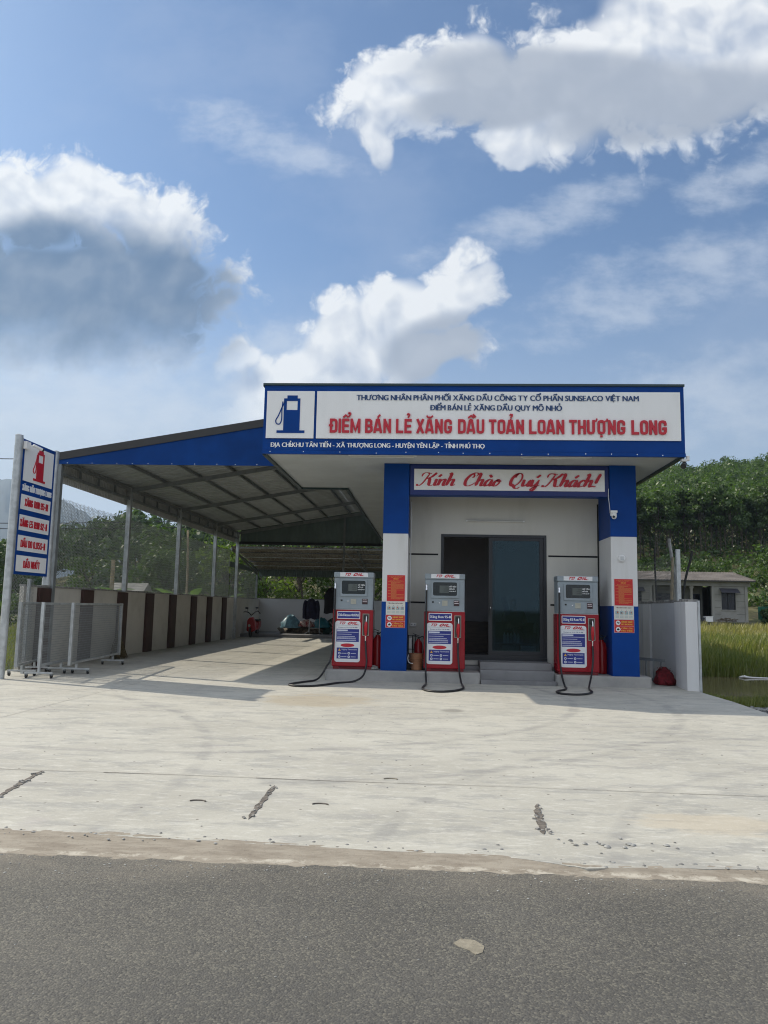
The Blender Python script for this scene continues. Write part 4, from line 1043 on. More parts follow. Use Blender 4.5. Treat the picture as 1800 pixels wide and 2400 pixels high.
# posters on both pillars
YP = 16.0955
def dashes(m, fn, x0, x1, z, h, seed, d, gapw=0.012):
    r = random.Random(seed); x = x0
    while x < x1 - 0.004:
        w = min(r.uniform(0.012, 0.045), x1-x); m.prism([(x,z),(x+w,z),(x+w,z+h),(x,z+h)], fn, d, d+0.0008); x += w + gapw*r.uniform(.4, 1)
for x0, where in ((-0.868, 'left'), (3.80, 'right')):
    x1 = x0 + 0.385
    def fP(u, v, d): return (u, YP - d, v)
    t = thing('rules_poster', 'tall red rules poster with orange text, highest on the %s pillar' % where, 'poster', (x0+0.19, YP, 1.63), 'posters on the pillars')
    m = MB(); m.box(x0, x1, YP-0.004, YP, 1.632, 2.185); build('edge', m, PINK, t)
    m = MB(); m.box(x0+0.006, x1-0.006, YP-0.006, YP-0.0041, 1.638, 2.177); build('sheet', m, POSTR, t)
    m = MB(); lay_text(m, 'NỘI QUY', x0+0.14, x1-0.14, 2.088, 0.020, fP, 0.0062, 0.0006, bold=0.003); build('title', m, POSTY, t)
    m = MB(); rr = random.Random(8)
    dashes(m, fP, x0+0.05, x1-0.04, 2.145, 0.008, 1, 0.0064); dashes(m, fP, x0+0.09, x1-0.08, 2.122, 0.007, 2, 0.0064); dashes(m, fP, x0+0.06, x1-0.06, 2.060, 0.007, 3, 0.0064)
    z = 2.035; k = 0
    while z > 1.665:
        dashes(m, fP, x0+(0.09 if k % 4 else 0.03), x1-rr.choice([0.03,0.03,0.10,0.18]), z, 0.0095, 10+k, 0.0064, 0.006); z -= 0.0155; k += 1
    build('text_lines', m, POSTO, t)
    t = thing('instruction_poster', 'white fire drill poster with small pictures on the %s pillar' % where, 'poster', (x0+0.19, YP, 1.36), 'posters on the pillars')
    m = MB(); m.box(x0-0.008, x1+0.006, YP-0.004, YP, 1.357, 1.629); build('sheet', m, POSTW, t)
    m = MB(); lay_text(m, 'TIÊU LỆNH CHỮA CHÁY', x0+0.04, x1-0.04, 1.582, 0.020, fP, 0.0042, 0.0006, bold=0.003); build('title', m, mat('poster_ink', (0.14,0.05,0.05), 0.6) if 'poster_ink' not in MATS else MATS['poster_ink'], t)
    m = MB(); rr = random.Random(5)
    for k in range(4):
        cx = x0 + 0.055 + 0.092*k
        m.use(0); m.prism(ellipse(cx, 1.545, 0.010, 0.010, 10), fP, 0.0044, 0.0052)
        m.use(0); m.prism(rrect(cx-0.036, cx+0.036, 1.455, 1.525, 0.008, 2), fP, 0.0044, 0.0050)
        for q in range(4):
            m.use(1 + (q+k) % 3); a, b = cx + rr.uniform(-.022,.016), 1.47 + rr.uniform(0,.03); w, h = rr.uniform(.008,.02), rr.uniform(.01,.028)
            m.prism([(a,b),(a+w,b+h*.2),(a+w*.8,b+h),(a-w*.2,b+h*.8)], fP, 0.0050+0.0003*q, 0.0056+0.0003*q)
        m.use(0)
        for q in range(3): dashes(m, fP, cx-0.034, cx+0.034, 1.425-0.018*q, 0.008, 40+k*3+q, 0.0044, 0.005)
    build('drill_pictures', m, [POSTT, POSTR, MATS['poster_ink'], POSTY], t)
    t = thing('warning_poster', 'red no smoking and no fire notice, lowest on the %s pillar' % where, 'poster', (x0+0.19, YP, 1.09), 'posters on the pillars')
    m = MB(); m.box(x0-0.010, x1+0.008, YP-0.004, YP, 1.088, 1.354); build('edge', m, PINK, t)
    m = MB(); m.box(x0-0.005, x1+0.003, YP-0.006, YP-0.0041, 1.093, 1.219); m.box(x0-0.005, x1+0.003, YP-0.006, YP-0.0041, 1.223, 1.349); build('sheet', m, POSTR, t)
    for zc, (l1, l2), pic in ((1.286, ('CẤM HÚT THUỐC', 'NO SMOKING'), 0), (1.156, ('CẤM LỬA', 'NO FIRE'), 1)):
        m = MB(); m.prism(ellipse(x0+0.07, zc, 0.047, 0.047), fP, 0.0064, 0.0072); q = build('pictogram', m, PLASTW, t)
        m = MB()
        if pic == 0:
            m.prism([(x0+0.042,zc-0.008),(x0+0.098,zc+0.000),(x0+0.098,zc+0.012),(x0+0.042,zc+0.004)], fP, 0.0074, 0.0080); m.prism([(x0+0.045,zc+0.02),(x0+0.055,zc+0.026),(x0+0.095,zc-0.018),(x0+0.085,zc-0.024)], fP, 0.0082, 0.0088)
        else:
            m.prism([(x0+0.045,zc-0.02),(x0+0.095,zc-0.02),(x0+0.098,zc+0.0),(x0+0.085,zc+0.012),(x0+0.07,zc+0.024),(x0+0.055,zc+0.012),(x0+0.043,zc)], fP, 0.0074, 0.0080)
        build('pictogram_mark', m, BLACK, q)
        m = MB(); lay_text(m, l1, x0+0.135, x1-0.025, zc+0.006, 0.030, fP, 0.0062, 0.0006, bold=0.005); lay_text(m, l2, x0+0.135, x1-0.025, zc-0.042, 0.028, fP, 0.0062, 0.0006, bold=0.005); build('warning_text', m, POSTY, t)

# ================================================================== PUMP ISLANDS
def island(x0, x1, label):
    m = MB(); m.prism(rrect(x0, x1, 15.98, 16.74, 0.06, 4), lambda u, v, d: (u, v, d), -0.1, 0.215)
    return tag(build('pump_island', m, CONC, bevel=0.018), label, 'island', 'raised pump islands')
island(-2.10, 1.08, 'longer raised concrete island carrying two pumps and the left pillar')
island(2.60, 4.50, 'shorter raised concrete island carrying one pump and the right pillar')

# ================================================================== FUEL PUMPS
def fuel_pump(x, label, grade, hose):
    zb = 0.215; y0 = 16.20
    t = thing('fuel_pump', label, 'fuel pump', (x, y0, zb), 'fuel pumps')
    def fp(u, v, d): return (x + u, y0 - d, zb + v)
    def bx(m, u0, u1, v0, v1, d0, d1): return m.box(x+u0, x+u1, y0-d1, y0-d0, zb+v0, zb+v1)
    m = MB(); bx(m, -0.425, 0.425, 0.055, 1.228, -0.50, 0.0); low = build('lower_cabinet', m, PUMPR, t, 0.018)
    m = MB()
    for u in (-0.40, 0.27): bx(m, u, u+0.13, 0.0, 0.056, -0.46, -0.012)
    bx(m, -0.27, 0.27, 0.0, 0.056, -0.44, -0.06); build('plinth', m, mat('pump_red_dark', (0.16,0.006,0.01), 0.5) if 'pump_red_dark' not in MATS else MATS['pump_red_dark'], t, 0.004)
    m = MB(); bx(m, -0.412, 0.412, 1.235, 1.895, -0.44, -0.004); up = build('upper_cabinet', m, PUMPG, t, 0.014)
    m = MB(); bx(m, -0.42, 0.42, 1.8955, 2.012, -0.45, 0.016); cp = build('cap', m, PUMPG, t, 0.016)
    m = MB(); bx(m, -0.415, 0.415, 1.2285, 1.2348, -0.43, 0.004); build('seam', m, PINK, t)
    m = MB(); bx(m, -0.29, 0.30, 1.915, 2.004, 0.0165, 0.021); lp = build('logo_plate', m, PUMPW, cp, 0.002)
    def logo(m, u0, w, v0, cap, d):
        lay_text(m, 'TD', u0, u0+w*0.29, v0, cap, fp, d, 0.0008, heavy=True, shear=0.35)
        m.prism([(u0+w*0.16,v0+cap*0.92),(u0+w*0.335,v0+cap*0.92),(u0+w*0.335,v0+cap*1.06),(u0+w*0.16,v0+cap*1.06)], fp, d+0.0006, d+0.0014)
        lay_text(m, 'OIL', u0+w*0.42, u0+w*0.93, v0, cap, fp, d, 0.0008, heavy=True, shear=0.35)
        m.prism([(u0+w*0.80,v0-cap*0.02),(u0+w*1.0,v0-cap*0.02),(u0+w*1.02,v0+cap*0.09),(u0+w*0.80,v0+cap*0.13)], fp, d+0.0006, d+0.0014)
    m = MB(); logo(m, -0.205, 0.42, 1.938, 0.052, 0.0212); build('logo', m, RED, lp)
    # display
    m = MB(); m.prism(rrect(-0.288, 0.290, 1.503, 1.862, 0.02, 3), fp, -0.02, 0.020); dp = build('display_bezel', m, PUMPG, t, 0.008)
    m = MB(); m.prism(rrect(-0.247, 0.250, 1.556, 1.834, 0.03, 4), fp, 0.0, 0.0225); build('display_screen', m, SCREEN, dp)
    m = MB(); bx(m, -0.112, 0.078, 1.615, 1.765, 0.0226, 0.0235); build('lcd', m, LCD, dp)
    m = MB(); r = random.Random(2)
    for q in range(3):
        for k in range(3 + (q > 0)):
            u = 0.055 - k*0.022; v = 1.735 - q*0.042
            for a, b_, c_, d_ in ((0,.012,.0,.003),(0,.012,.012,.015),(0,.012,.024,.027),(0,.003,0,.027),(.009,.012,0,.027)):
                bx(m, u-0.012+a, u-0.012+b_, v-0.013+c_, v-0.013+d_, 0.0236, 0.0240 + 0.0002*r.random())
    build('digits', m, DIGIT, dp)
    m = MB(); lay_text(m, 'SỐ TIỀN', 0.092, 0.232, 1.732, 0.024, fp, 0.0226, 0.0006, bold=0.003); lay_text(m, 'SỐ LÍT', 0.092, 0.205, 1.682, 0.024, fp, 0.0226, 0.0006, bold=0.003); lay_text(m, 'ĐƠN GIÁ LÍT', 0.092, 0.232, 1.640, 0.017, fp, 0.0226, 0.0006, bold=0.002); build('display_captions', m, WHITE, dp)
    # small fittings under the display
    m = MB(); bx(m, -0.267, -0.228, 1.405, 1.437, -0.003, 0.006); build('button', m, BLACK, up, 0.003)
    m = MB(); m.lathe([(0.012,0.006),(0.012,-0.006),(0.004,-0.008)], (x-0.113, y0, zb+1.405), 10, 'Y'); build('key_lock', m, CHROME, up)
    m = MB(); bx(m, -0.056, 0.060, 1.345, 1.457, -0.003, 0.003); kp = build('keypad', m, KEYP, up, 0.002)
    m = MB()
    for i in range(4):
        for j in range(4): bx(m, -0.049+0.026*i, -0.049+0.026*i+0.020, 1.353+0.025*j, 1.353+0.025*j+0.019, 0.0032, 0.0055)
    build('keys', m, mat('key_caps', (0.46,0.45,0.38), 0.5) if 'key_caps' not in MATS else MATS['key_caps'], kp)
    m = MB(); bx(m, 0.186, 0.302, 1.345, 1.460, -0.003, 0.001); lb = build('rating_label', m, mat('label_dark', (0.035,0.012,0.016), 0.4) if 'label_dark' not in MATS else MATS['label_dark'], up)
    m = MB(); bx(m, 0.198, 0.290, 1.392, 1.404, 0.0012, 0.0018); dashes(m, fp, 0.198, 0.285, 1.430, 0.012, 6, 0.0012, 0.004); build('label_text', m, PINK, lb)
    # grade plate
    m = MB(); m.prism(rrect(-0.334, 0.152, 1.035, 1.194, 0.014, 3), fp, -0.002, 0.004); gp = build('grade_plate', m, PINK, low)
    m = MB(); bx(m, -0.318, 0.136, 1.050, 1.179, 0.0041, 0.005); build('grade_field', m, PUMPB, gp)
    m = MB(); lay_text(m, grade, -0.305, 0.126, 1.092, 0.050, fp, 0.0051, 0.0008, bold=0.004); build('grade_lettering', m, WHITE, gp)
    # instruction panel
    m = MB(); m.prism(rrect(-0.369, 0.166, 0.146, 0.993, 0.055, 6), fp, -0.002, 0.004); pn = build('instruction_panel', m, PUMPW, low)
    m = MB(); logo(m, -0.30, 0.42, 0.922, 0.052, 0.0042); build('logo', m, RED, pn)
    m = MB(); m.prism([(-0.34,0.902),(0.135,0.896),(0.135,0.899),(-0.34,0.906)], fp, 0.0042, 0.005); put_text(m, 'Contact us: 0210 228 99 888', -0.30, 0.10, 0.848, 0.022, fp, 0.0042, 0.0006, 0.03); build('contact_text', m, NAVY, pn)
    m = MB(); bx(m, -0.337, 0.136, 0.562, 0.826, 0.0042, 0.005); bx(m, -0.322, 0.124, 0.214, 0.440, 0.0042, 0.005); fd = build('blue_fields', m, PUMPB, pn)
    m = MB(); bx(m, -0.324, -0.10, 0.782, 0.812, 0.0052, 0.0058)
    for v, u1 in ((0.755,0.125),(0.712,-0.02),(0.668,0.05),(0.636,0.075),(0.618,0.075),(0.585,0.075)): dashes(m, fp, -0.326, u1, v, 0.010, int(v*999), 0.0052, 0.003)
    for i, (u, v) in enumerate(((-0.265,0.325),(-0.068,0.325),(-0.265,0.254),(-0.068,0.254))):
        m.prism(ellipse(u, v, 0.026, 0.026, 16), fp, 0.0052, 0.0058); dashes(m, fp, u+0.042, u+0.150, v-0.006, 0.011, 60+i, 0.0052, 0.003)
    put_text(m, 'Highly Flammable', -0.218, 0.100, 0.392, 0.028, fp, 0.0052, 0.0006, 0.005); build('field_text', m, mat('pale_print', (0.62,0.64,0.74), 0.5) if 'pale_print' not in MATS else MATS['pale_print'], fd)
    m = MB(); m.prism([(-0.292,0.374),(-0.238,0.374),(-0.265,0.424)], fp, 0.0052, 0.0058); build('warning_triangle', m, POSTY, fd)
    m = MB()
    for i, (u, v) in enumerate(((-0.265,0.325),(-0.068,0.325),(-0.265,0.254),(-0.068,0.254))): m.prism([(u-0.012,v-0.012+0.004*i),(u+0.012,v-0.010),(u+0.010-0.003*i,v+0.012),(u-0.006,v+0.010)], fp, 0.006, 0.0066)
    build('pictogram_marks', m, PUMPB, fd)
    m = MB(); m.prism(ellipse(-0.10, 0.490, 0.145, 0.038, 32), fp, 0.0042, 0.0052); build('red_oval', m, RED, pn)
    # nozzle holder: a shallow steel box let into the door, and the nozzle in it
    m = MB(); bx(m, 0.205, 0.218, 0.695, 1.150, 0.0, 0.014); bx(m, 0.330, 0.343, 0.695, 1.150, 0.0, 0.014); bx(m, 0.218, 0.330, 1.137, 1.150, 0.0, 0.014); bx(m, 0.218, 0.330, 0.695, 0.708, 0.0, 0.014)
    nh = build('nozzle_holder', m, KEYP, t, 0.003)
    m = MB(); bx(m, 0.2182, 0.3298, 0.7082, 1.1368, 0.0, 0.0025); build('recess_back', m, mat('recess_grey', (0.10,0.085,0.075), 0.6) if 'recess_grey' not in MATS else MATS['recess_grey'], nh)
    m = MB(); m.lathe([(0.046,0.0),(0.046,-0.012),(0.030,-0.016)], (x+0.274, y0-0.003, zb+1.075), 16, 'Y', (1, 1.35)); build('spout_socket', m, BLACK, nh)
    nz = MB(); nz.tube(smoothpath([(x+0.286,y0+0.0,zb+1.11),(x+0.287,y0-0.035,zb+1.085),(x+0.288,y0-0.055,zb+1.02),(x+0.286,y0-0.058,zb+0.955)]), 0.014, 10); nzo = build('nozzle', nz, CHROME, t, smooth=True)
    nz = MB(); nz.tube([(x+0.285,y0-0.057,zb+0.985),(x+0.284,y0-0.060,zb+0.955),(x+0.283,y0-0.060,zb+0.86),(x+0.282,y0-0.056,zb+0.76),(x+0.280,y0-0.052,zb+0.695)], [0.016,0.032,0.034,0.027,0.018], 12); build('nozzle_grip', nz, NOZR, nzo, smooth=True)
    nz = MB(); nz.tube(smoothpath([(x+0.262,y0-0.075,zb+0.93),(x+0.250,y0-0.092,zb+0.87),(x+0.255,y0-0.090,zb+0.79),(x+0.272,y0-0.065,zb+0.735)]), 0.008, 6); build('trigger_guard', nz, NOZR, nzo, smooth=True)
    nz = MB(); nz.tube([(x+0.280,y0-0.052,zb+0.694),(x+0.279,y0-0.051,zb+0.665),(x+0.279,y0-0.051,zb+0.632),(x+0.278,y0-0.050,zb+0.585)], [0.019,0.020,0.013,0.014], 10); build('coupling', nz, CHROME, nzo, smooth=True)
    # hose from the coupling to the ground loop and back up to the fitting on the left
    P = [(x+0.278, y0-0.050, zb+0.588)] + hose + [(x-0.383, y0-0.034, zb+1.672)]
    m = MB(); m.tube(smoothpath(P, 8), 0.0195, 10); build('hose', m, BLACK, t, smooth=True)
    m = MB(); m.tube([(x-0.383,y0-0.034,zb+1.665),(x-0.383,y0-0.034,zb+1.70),(x-0.383,y0-0.034,zb+1.715),(x-0.383,y0-0.030,zb+1.745),(x-0.383,y0-0.012,zb+1.775),(x-0.383,y0+0.01,zb+1.78)], [0.022,0.022,0.015,0.022,0.022,0.018], 10); build('hose_fitting', m, CHROME, t, smooth=True)
    # side details: vent slots and locks
    m = MB()
    for k in range(6): m.box(x+0.4252, x+0.4275, y0+0.12, y0+0.36, zb+0.62+0.05*k, zb+0.633+0.05*k)
    build('side_vents', m, mat('pump_red_dark', (0.16,0.006,0.01), 0.5) if 'pump_red_dark' not in MATS else MATS['pump_red_dark'], low)
    return t
zh = 0.0205
fuel_pump(-1.57, 'red fuel pump left of the left pillar, its hose looped far to the left', 'Dầu Diezen 0,05%S',
    [(-1.27,16.12,0.55),(-1.25,16.02,0.34),(-1.30,15.80,0.12),(-1.48,15.62,zh),(-1.74,15.30,zh),(-1.99,14.78,zh),(-2.19,14.56,zh),(-2.44,14.52,zh),(-2.60,14.68,zh),(-2.58,14.92,zh),(-2.43,15.30,zh),(-2.24,15.62,zh+.01),(-2.15,15.82,0.11),(-2.07,15.95,0.27),(-2.0,16.09,0.42),(-1.965,16.155,0.75),(-1.953,16.164,1.40)])
fuel_pump(0.345, 'red and grey fuel pump between the left pillar and the glass door', 'Xăng Ron 95-III',
    [(0.63,16.10,0.50),(0.65,15.92,0.22),(0.675,15.62,0.05),(0.69,15.28,zh),(0.685,14.88,zh),(0.60,14.58,zh),(0.45,14.33,zh),(0.27,14.18,zh),(0.10,14.20,zh),(-0.03,14.36,zh),(-0.085,14.66,zh),(-0.07,15.02,zh),(-0.03,15.40,zh),(-0.02,15.72,0.035),(-0.032,15.97,0.18),(-0.038,16.12,0.45),(-0.038,16.163,1.0)])
fuel_pump(3.085, 'red and grey fuel pump beside the right pillar', 'Xăng E5 Ron 92-II',
    [(3.36,16.10,0.55),(3.30,15.95,0.28),(3.18,15.62,0.06),(3.11,15.28,zh),(3.06,14.78,zh),(2.90,14.45,zh),(2.68,14.28,zh),(2.45,14.36,zh),(2.38,14.60,zh),(2.46,14.86,zh),(2.62,15.12,zh),(2.70,15.42,zh),(2.72,15.72,0.035),(2.71,15.96,0.20),(2.702,16.12,0.50),(2.702,16.163,1.1)])

# ---- loose things round the pumps
def extinguisher(x, y, z, label, turn=0.0, sc=1.0):
    t = thing('fire_extinguisher', label, 'fire extinguisher', (x, y, z), 'fire extinguishers')
    m = MB(); m.lathe([(0.07*sc,0),(0.085*sc,0.012),(0.085*sc,0.40*sc),(0.07*sc,0.46*sc),(0.035*sc,0.50*sc),(0.03*sc,0.52*sc)], (x,y,z), 18); build('cylinder', m, EXTR, t, smooth=True)
    m = MB(); m.box(x-0.02, x+0.02, y-0.02, y+0.02, z+0.515*sc, z+0.56*sc); m.cbox((x-0.045,y,z+0.60*sc), (0.15,0.022,0.014), ry=0.35); m.cbox((x-0.045,y,z+0.565*sc), (0.13,0.02,0.012), ry=0.1); build('valve_handle', m, BLACK, t, 0.003)
    m = MB(); m.tube(smoothpath([(x+0.02,y-0.01,z+0.54*sc),(x+0.10,y-0.03,z+0.57*sc),(x+0.13,y-0.06,z+0.44*sc),(x+0.105,y-0.06,z+0.22*sc)]), 0.011, 8); build('hose', m, BLACK, t, smooth=True)
    return t
extinguisher(-1.065, 16.60, 0.215, 'large red fire extinguisher in the gap between the left pump and the left pillar', sc=1.35)
extinguisher(-0.20, 16.80, 0.30, 'red fire extinguisher standing behind the tan bucket', sc=1.05)
extinguisher(3.66, 16.68, 0.215, 'red fire extinguisher half hidden between the right pump and the right pillar', sc=1.35)
t = thing('bucket', 'tan plastic bucket with white handle beside the left pillar', 'bucket', (-0.235, 16.42, 0.215))
m = MB(); m.lathe([(0.105,0.0),(0.118,0.01),(0.150,0.32),(0.160,0.335),(0.160,0.345),(0.146,0.345),(0.112,0.03),(0.001,0.025)], (-0.235,16.42,0.215), 24)
for k in range(5): m.lathe([(0.120+0.0058*k*1.6,0.05+0.045*k),(0.1245+0.0058*k*1.6,0.058+0.045*k),(0.121+0.0058*k*1.7,0.066+0.045*k)], (-0.235,16.42,0.215), 24)
build('bucket_body', m, TERRA, t, smooth=True)
m = MB(); m.tube(smoothpath([(-0.39,16.40,0.545),(-0.41,16.33,0.47),(-0.385,16.27,0.38),(-0.30,16.25,0.36)]), 0.008, 6); build('handle', m, PLASTW, t, smooth=True)
t = thing('wire_rack', 'thin black wire rack against the wall behind the bucket', 'rack', (-0.33, 16.85, 0.30))
m = MB()
for xx in (-0.42, -0.33, -0.26): m.tube([(xx,16.86,0.30),(xx,16.90,0.92)], 0.010, 6)
for zz in (0.36, 0.62, 0.91): m.tube([(-0.42,16.86+zz*0.05,zz),(-0.26,16.86+zz*0.05,zz)], 0.007, 6)
build('wire_frame', m, BLACK, t, smooth=True)
m = MB(); m.box(-0.405,-0.345,16.905,16.915,0.40,0.86); build('slat', m, PLASTW, t)
m = MB(); m.lathe([(0.001,-0.02),(0.09,-0.01),(0.075,0.04),(0.03,0.065),(0.001,0.07)], (-1.12,16.28,0.235), 10, sc=(1.2,0.8)); 
tag(build('cloth_rag', m, mat('rag_grey', (0.28,0.27,0.25), 0.9, var=0.3, vs=15), smooth=True), 'crumpled grey rag at the foot of the left pump', 'rag')

# ================================================================== PERSON AND FURNITURE INSIDE
def limb_mesh(name, nodes, edges, m, parent):
    me = bpy.data.meshes.new(name)
    off = rootof(parent).location
    me.from_pydata([tuple(Vector(n[:3]) - off) for n in nodes], edges, [])
    me.materials.append(m); o = make_obj(name, me, parent)
    md = o.modifiers.new('skin', 'SKIN'); md.use_smooth_shade = True
    for i, n in enumerate(nodes): me.skin_vertices[0].data[i].radius = (n[3], n[4] if len(n) > 4 else n[3])
    me.skin_vertices[0].data[0].use_root = True
    sb = o.modifiers.new('subdivision', 'SUBSURF'); sb.levels = 2; sb.render_levels = 2
    return o
px, py, pz = 2.05, 18.75, 0.46
per = thing('person', 'dark haired person in a green shirt seated behind the glass door holding a blue folder', 'person', (px, py, pz))
N_ = [(px,py,pz+0.52,.15,.12),(px,py,pz+0.72,.15,.11),(px,py,pz+0.92,.17,.11),(px-.01,py-.02,pz+1.02,.09,.08),(px-.02,py-.03,pz+1.10,.052),(px-.03,py-.05,pz+1.20,.085,.10),(px-.03,py-.05,pz+1.31,.078,.09),
      (px-.20,py-.01,pz+0.96,.062),(px-.27,py-.14,pz+0.76,.048),(px-.24,py-.30,pz+0.92,.034),(px-.23,py-.36,pz+1.0,.030),
      (px+.20,py,pz+0.96,.062),(px+.28,py-.06,pz+0.72,.048),(px+.16,py-.26,pz+0.70,.036),(px+.06,py-.32,pz+0.72,.030),
      (px-.10,py-.10,pz+0.50,.085),(px-.12,py-.46,pz+0.48,.065),(px-.12,py-.48,pz+0.22,.048),(px-.12,py-.46,pz+0.05,.038),(px-.12,py-.60,pz+0.035,.035),
      (px+.10,py-.10,pz+0.50,.085),(px+.12,py-.46,pz+0.48,.065),(px+.12,py-.48,pz+0.22,.048),(px+.12,py-.46,pz+0.05,.038),(px+.12,py-.60,pz+0.035,.035)]
E_ = [(0,1),(1,2),(2,3),(3,4),(4,5),(5,6),(2,7),(7,8),(8,9),(9,10),(2,11),(11,12),(12,13),(13,14),(0,15),(15,16),(16,17),(17,18),(18,19),(0,20),(20,21),(21,22),(22,23),(23,24)]
limb_mesh('body', N_, E_, SKIN, per)
limb_mesh('shirt', [(px,py,pz+0.50,.165,.135),(px,py,pz+0.72,.165,.125),(px,py,pz+0.92,.183,.125),(px-.01,py-.02,pz+1.02,.10,.09),(px-.20,py-.01,pz+0.965,.076),(px-.25,py-.10,pz+0.83,.065),(px+.20,py,pz+0.965,.076),(px+.265,py-.04,pz+0.80,.065)], [(0,1),(1,2),(2,3),(2,4),(4,5),(2,6),(6,7)], GREENC, per)
limb_mesh('trousers', [(px,py,pz+0.50,.17,.14),(px-.10,py-.10,pz+0.50,.10),(px-.12,py-.46,pz+0.48,.08),(px-.12,py-.48,pz+0.12,.06),(px+.10,py-.10,pz+0.50,.10),(px+.12,py-.46,pz+0.48,.08),(px+.12,py-.48,pz+0.12,.06)], [(0,1),(1,2),(2,3),(0,4),(4,5),(5,6)], NAVYCLOTH, per)
limb_mesh('hair', [(px-.02,py-.02,pz+1.30,.098,.10),(px-.01,py+.02,pz+1.20,.088,.07),(px,py+.04,pz+1.10,.055,.04)], [(0,1),(1,2)], HAIR, per)
for hx, hy, hz, s in ((px-.23,py-.37,pz+1.02,1),(px+.04,py-.33,pz+0.725,-1)):   # each hand: five short chains from the palm
    nn = [(hx,hy,hz,.026,.018),(hx,hy-.03,hz+.03*s,.030,.016)]; ee = [(0,1)]
    for q in range(4):
        i = len(nn); dx = -.024+.016*q
        nn += [(hx+dx,hy-.05,hz+.045*s,.0085),(hx+dx*1.1,hy-.075,hz+.05*s,.008),(hx+dx*1.1,hy-.085,hz+.03*s,.007)]; ee += [(1,i),(i,i+1),(i+1,i+2)]
    i = len(nn); nn += [(hx+.035,hy-.02,hz+.012*s,.009),(hx+.045,hy-.045,hz+.02*s,.008)]; ee += [(0,i),(i,i+1)]
    limb_mesh('hand', nn, ee, SKIN, per)
m = MB()   # facial features
m.lathe([(0.001,-0.03),(0.013,-0.012),(0.001,0.0)], (px-.035,py-.135,pz+1.235), 8, 'Y')
for k in (-1,1): m.lathe([(0.001,-0.006),(0.011,0.0),(0.001,0.006)], (px-.03+.032*k,py-.135,pz+1.262), 8, 'Y'); m.lathe([(0.001,-0.01),(0.02,0),(0.001,0.01)], (px-.03+.085*k,py-.045,pz+1.25), 8, 'X', (0.6,1.2))
m.box(px-.055,px-.008,py-.139,py-.128,pz+1.178,pz+1.19); build('face_features', m, HAIR, per)
m = MB(); m.cbox((px-0.235,py-0.44,pz+1.13), (0.13,0.02,0.42), ry=-0.24, rz=0.3); tag(build('folder', m, FOLDER, bevel=0.004), 'narrow blue folder held up by the seated person', 'folder')
t = thing('office_chair', 'black office chair under the seated person', 'chair', (px, py+0.05, pz))
m = MB(); m.box(px-.24,px+.24,py-.22,py+.26,pz+.36,pz+.41); build('seat', m, BLACK, t, 0.02)
m = MB(); m.box(px-.24,px+.24,py+.24,py+.30,pz+.44,pz+.98); build('backrest', m, BLACK, t, 0.03)
m = MB(); m.tube([(px,py,pz+.36),(px,py,pz+.08)], 0.03, 10)
for k in range(5): m.tube([(px,py,pz+.10),(px+.28*math.cos(1.257*k),py+.28*math.sin(1.257*k),pz+.05)], 0.02, 6)
build('base', m, STEELD, t)
t = thing('display_shelf', 'low metal shelf behind the glass door stacked with bottles and boxes', 'shelf', (2.0, 17.85, 0.46))
m = MB()
for zz in (0.50, 0.74): m.box(1.45, 2.50, 17.72, 18.02, zz, zz+0.02)
for xx in (1.45, 1.96, 2.48): m.box(xx, xx+0.02, 17.99, 18.015, 0.45, 1.10); m.box(xx, xx+0.02, 17.725, 17.75, 0.45, 0.80)
build('shelf_frame', m, STEELD, t)
for k in range(5):
    bt = thing('oil_bottle', 'white oil bottle in the row of five on the low shelf behind the glass', 'bottle', (1.74+0.077*k, 17.85, 0.76), 'white oil bottles on the shelf')
    m = MB(); m.lathe([(0.03,0),(0.033,0.01),(0.033,0.17),(0.012,0.215),(0.012,0.235)], (1.74+0.077*k,17.85,0.76), 12, sc=(1,0.8)); build('bottle_body', m, PLASTW, bt, smooth=True)
    m = MB(); m.lathe([(0.015,0.232),(0.015,0.258)], (1.74+0.077*k,17.85,0.76), 10); build('cap', m, RED, bt)
for k in range(4):
    m = MB(); m.box(2.14+0.088*k, 2.218+0.088*k, 17.80, 17.94, 0.76, 0.99); m.box(2.15+0.088*k, 2.205+0.088*k, 17.797, 17.80, 0.80, 0.92)
    tag(build('oil_can', m, mat('dark_can', (0.03,0.02,0.02), 0.4) if 'dark_can' not in MATS else MATS['dark_can'], bevel=0.004), 'dark oil can in the row right of the white bottles behind the glass', 'can', 'dark oil cans on the shelf')
for x0, x1, l in ((1.70, 2.06, 'left'), (2.12, 2.44, 'right')):
    m = MB(); m.box(x0, x1, 17.76, 17.98, 0.521, 0.70); tag(build('carton', m, KEYP if l == 'left' else BOARD, bevel=0.003), 'pale carton low in the shelf behind the glass, the %s one of two' % l, 'carton', 'cartons under the bottles')
t = thing('desk', 'long dark desk standing inside the open doorway', 'desk', (0.9, 19.2, 0.46))
m = MB(); m.box(-0.2, 2.6, 19.2, 19.9, 1.16, 1.20); build('desk_top', m, WOOD, t)
m = MB(); m.box(-0.18, 2.58, 19.26, 19.29, 0.46, 1.159); build('front_panel', m, WOOD, t)

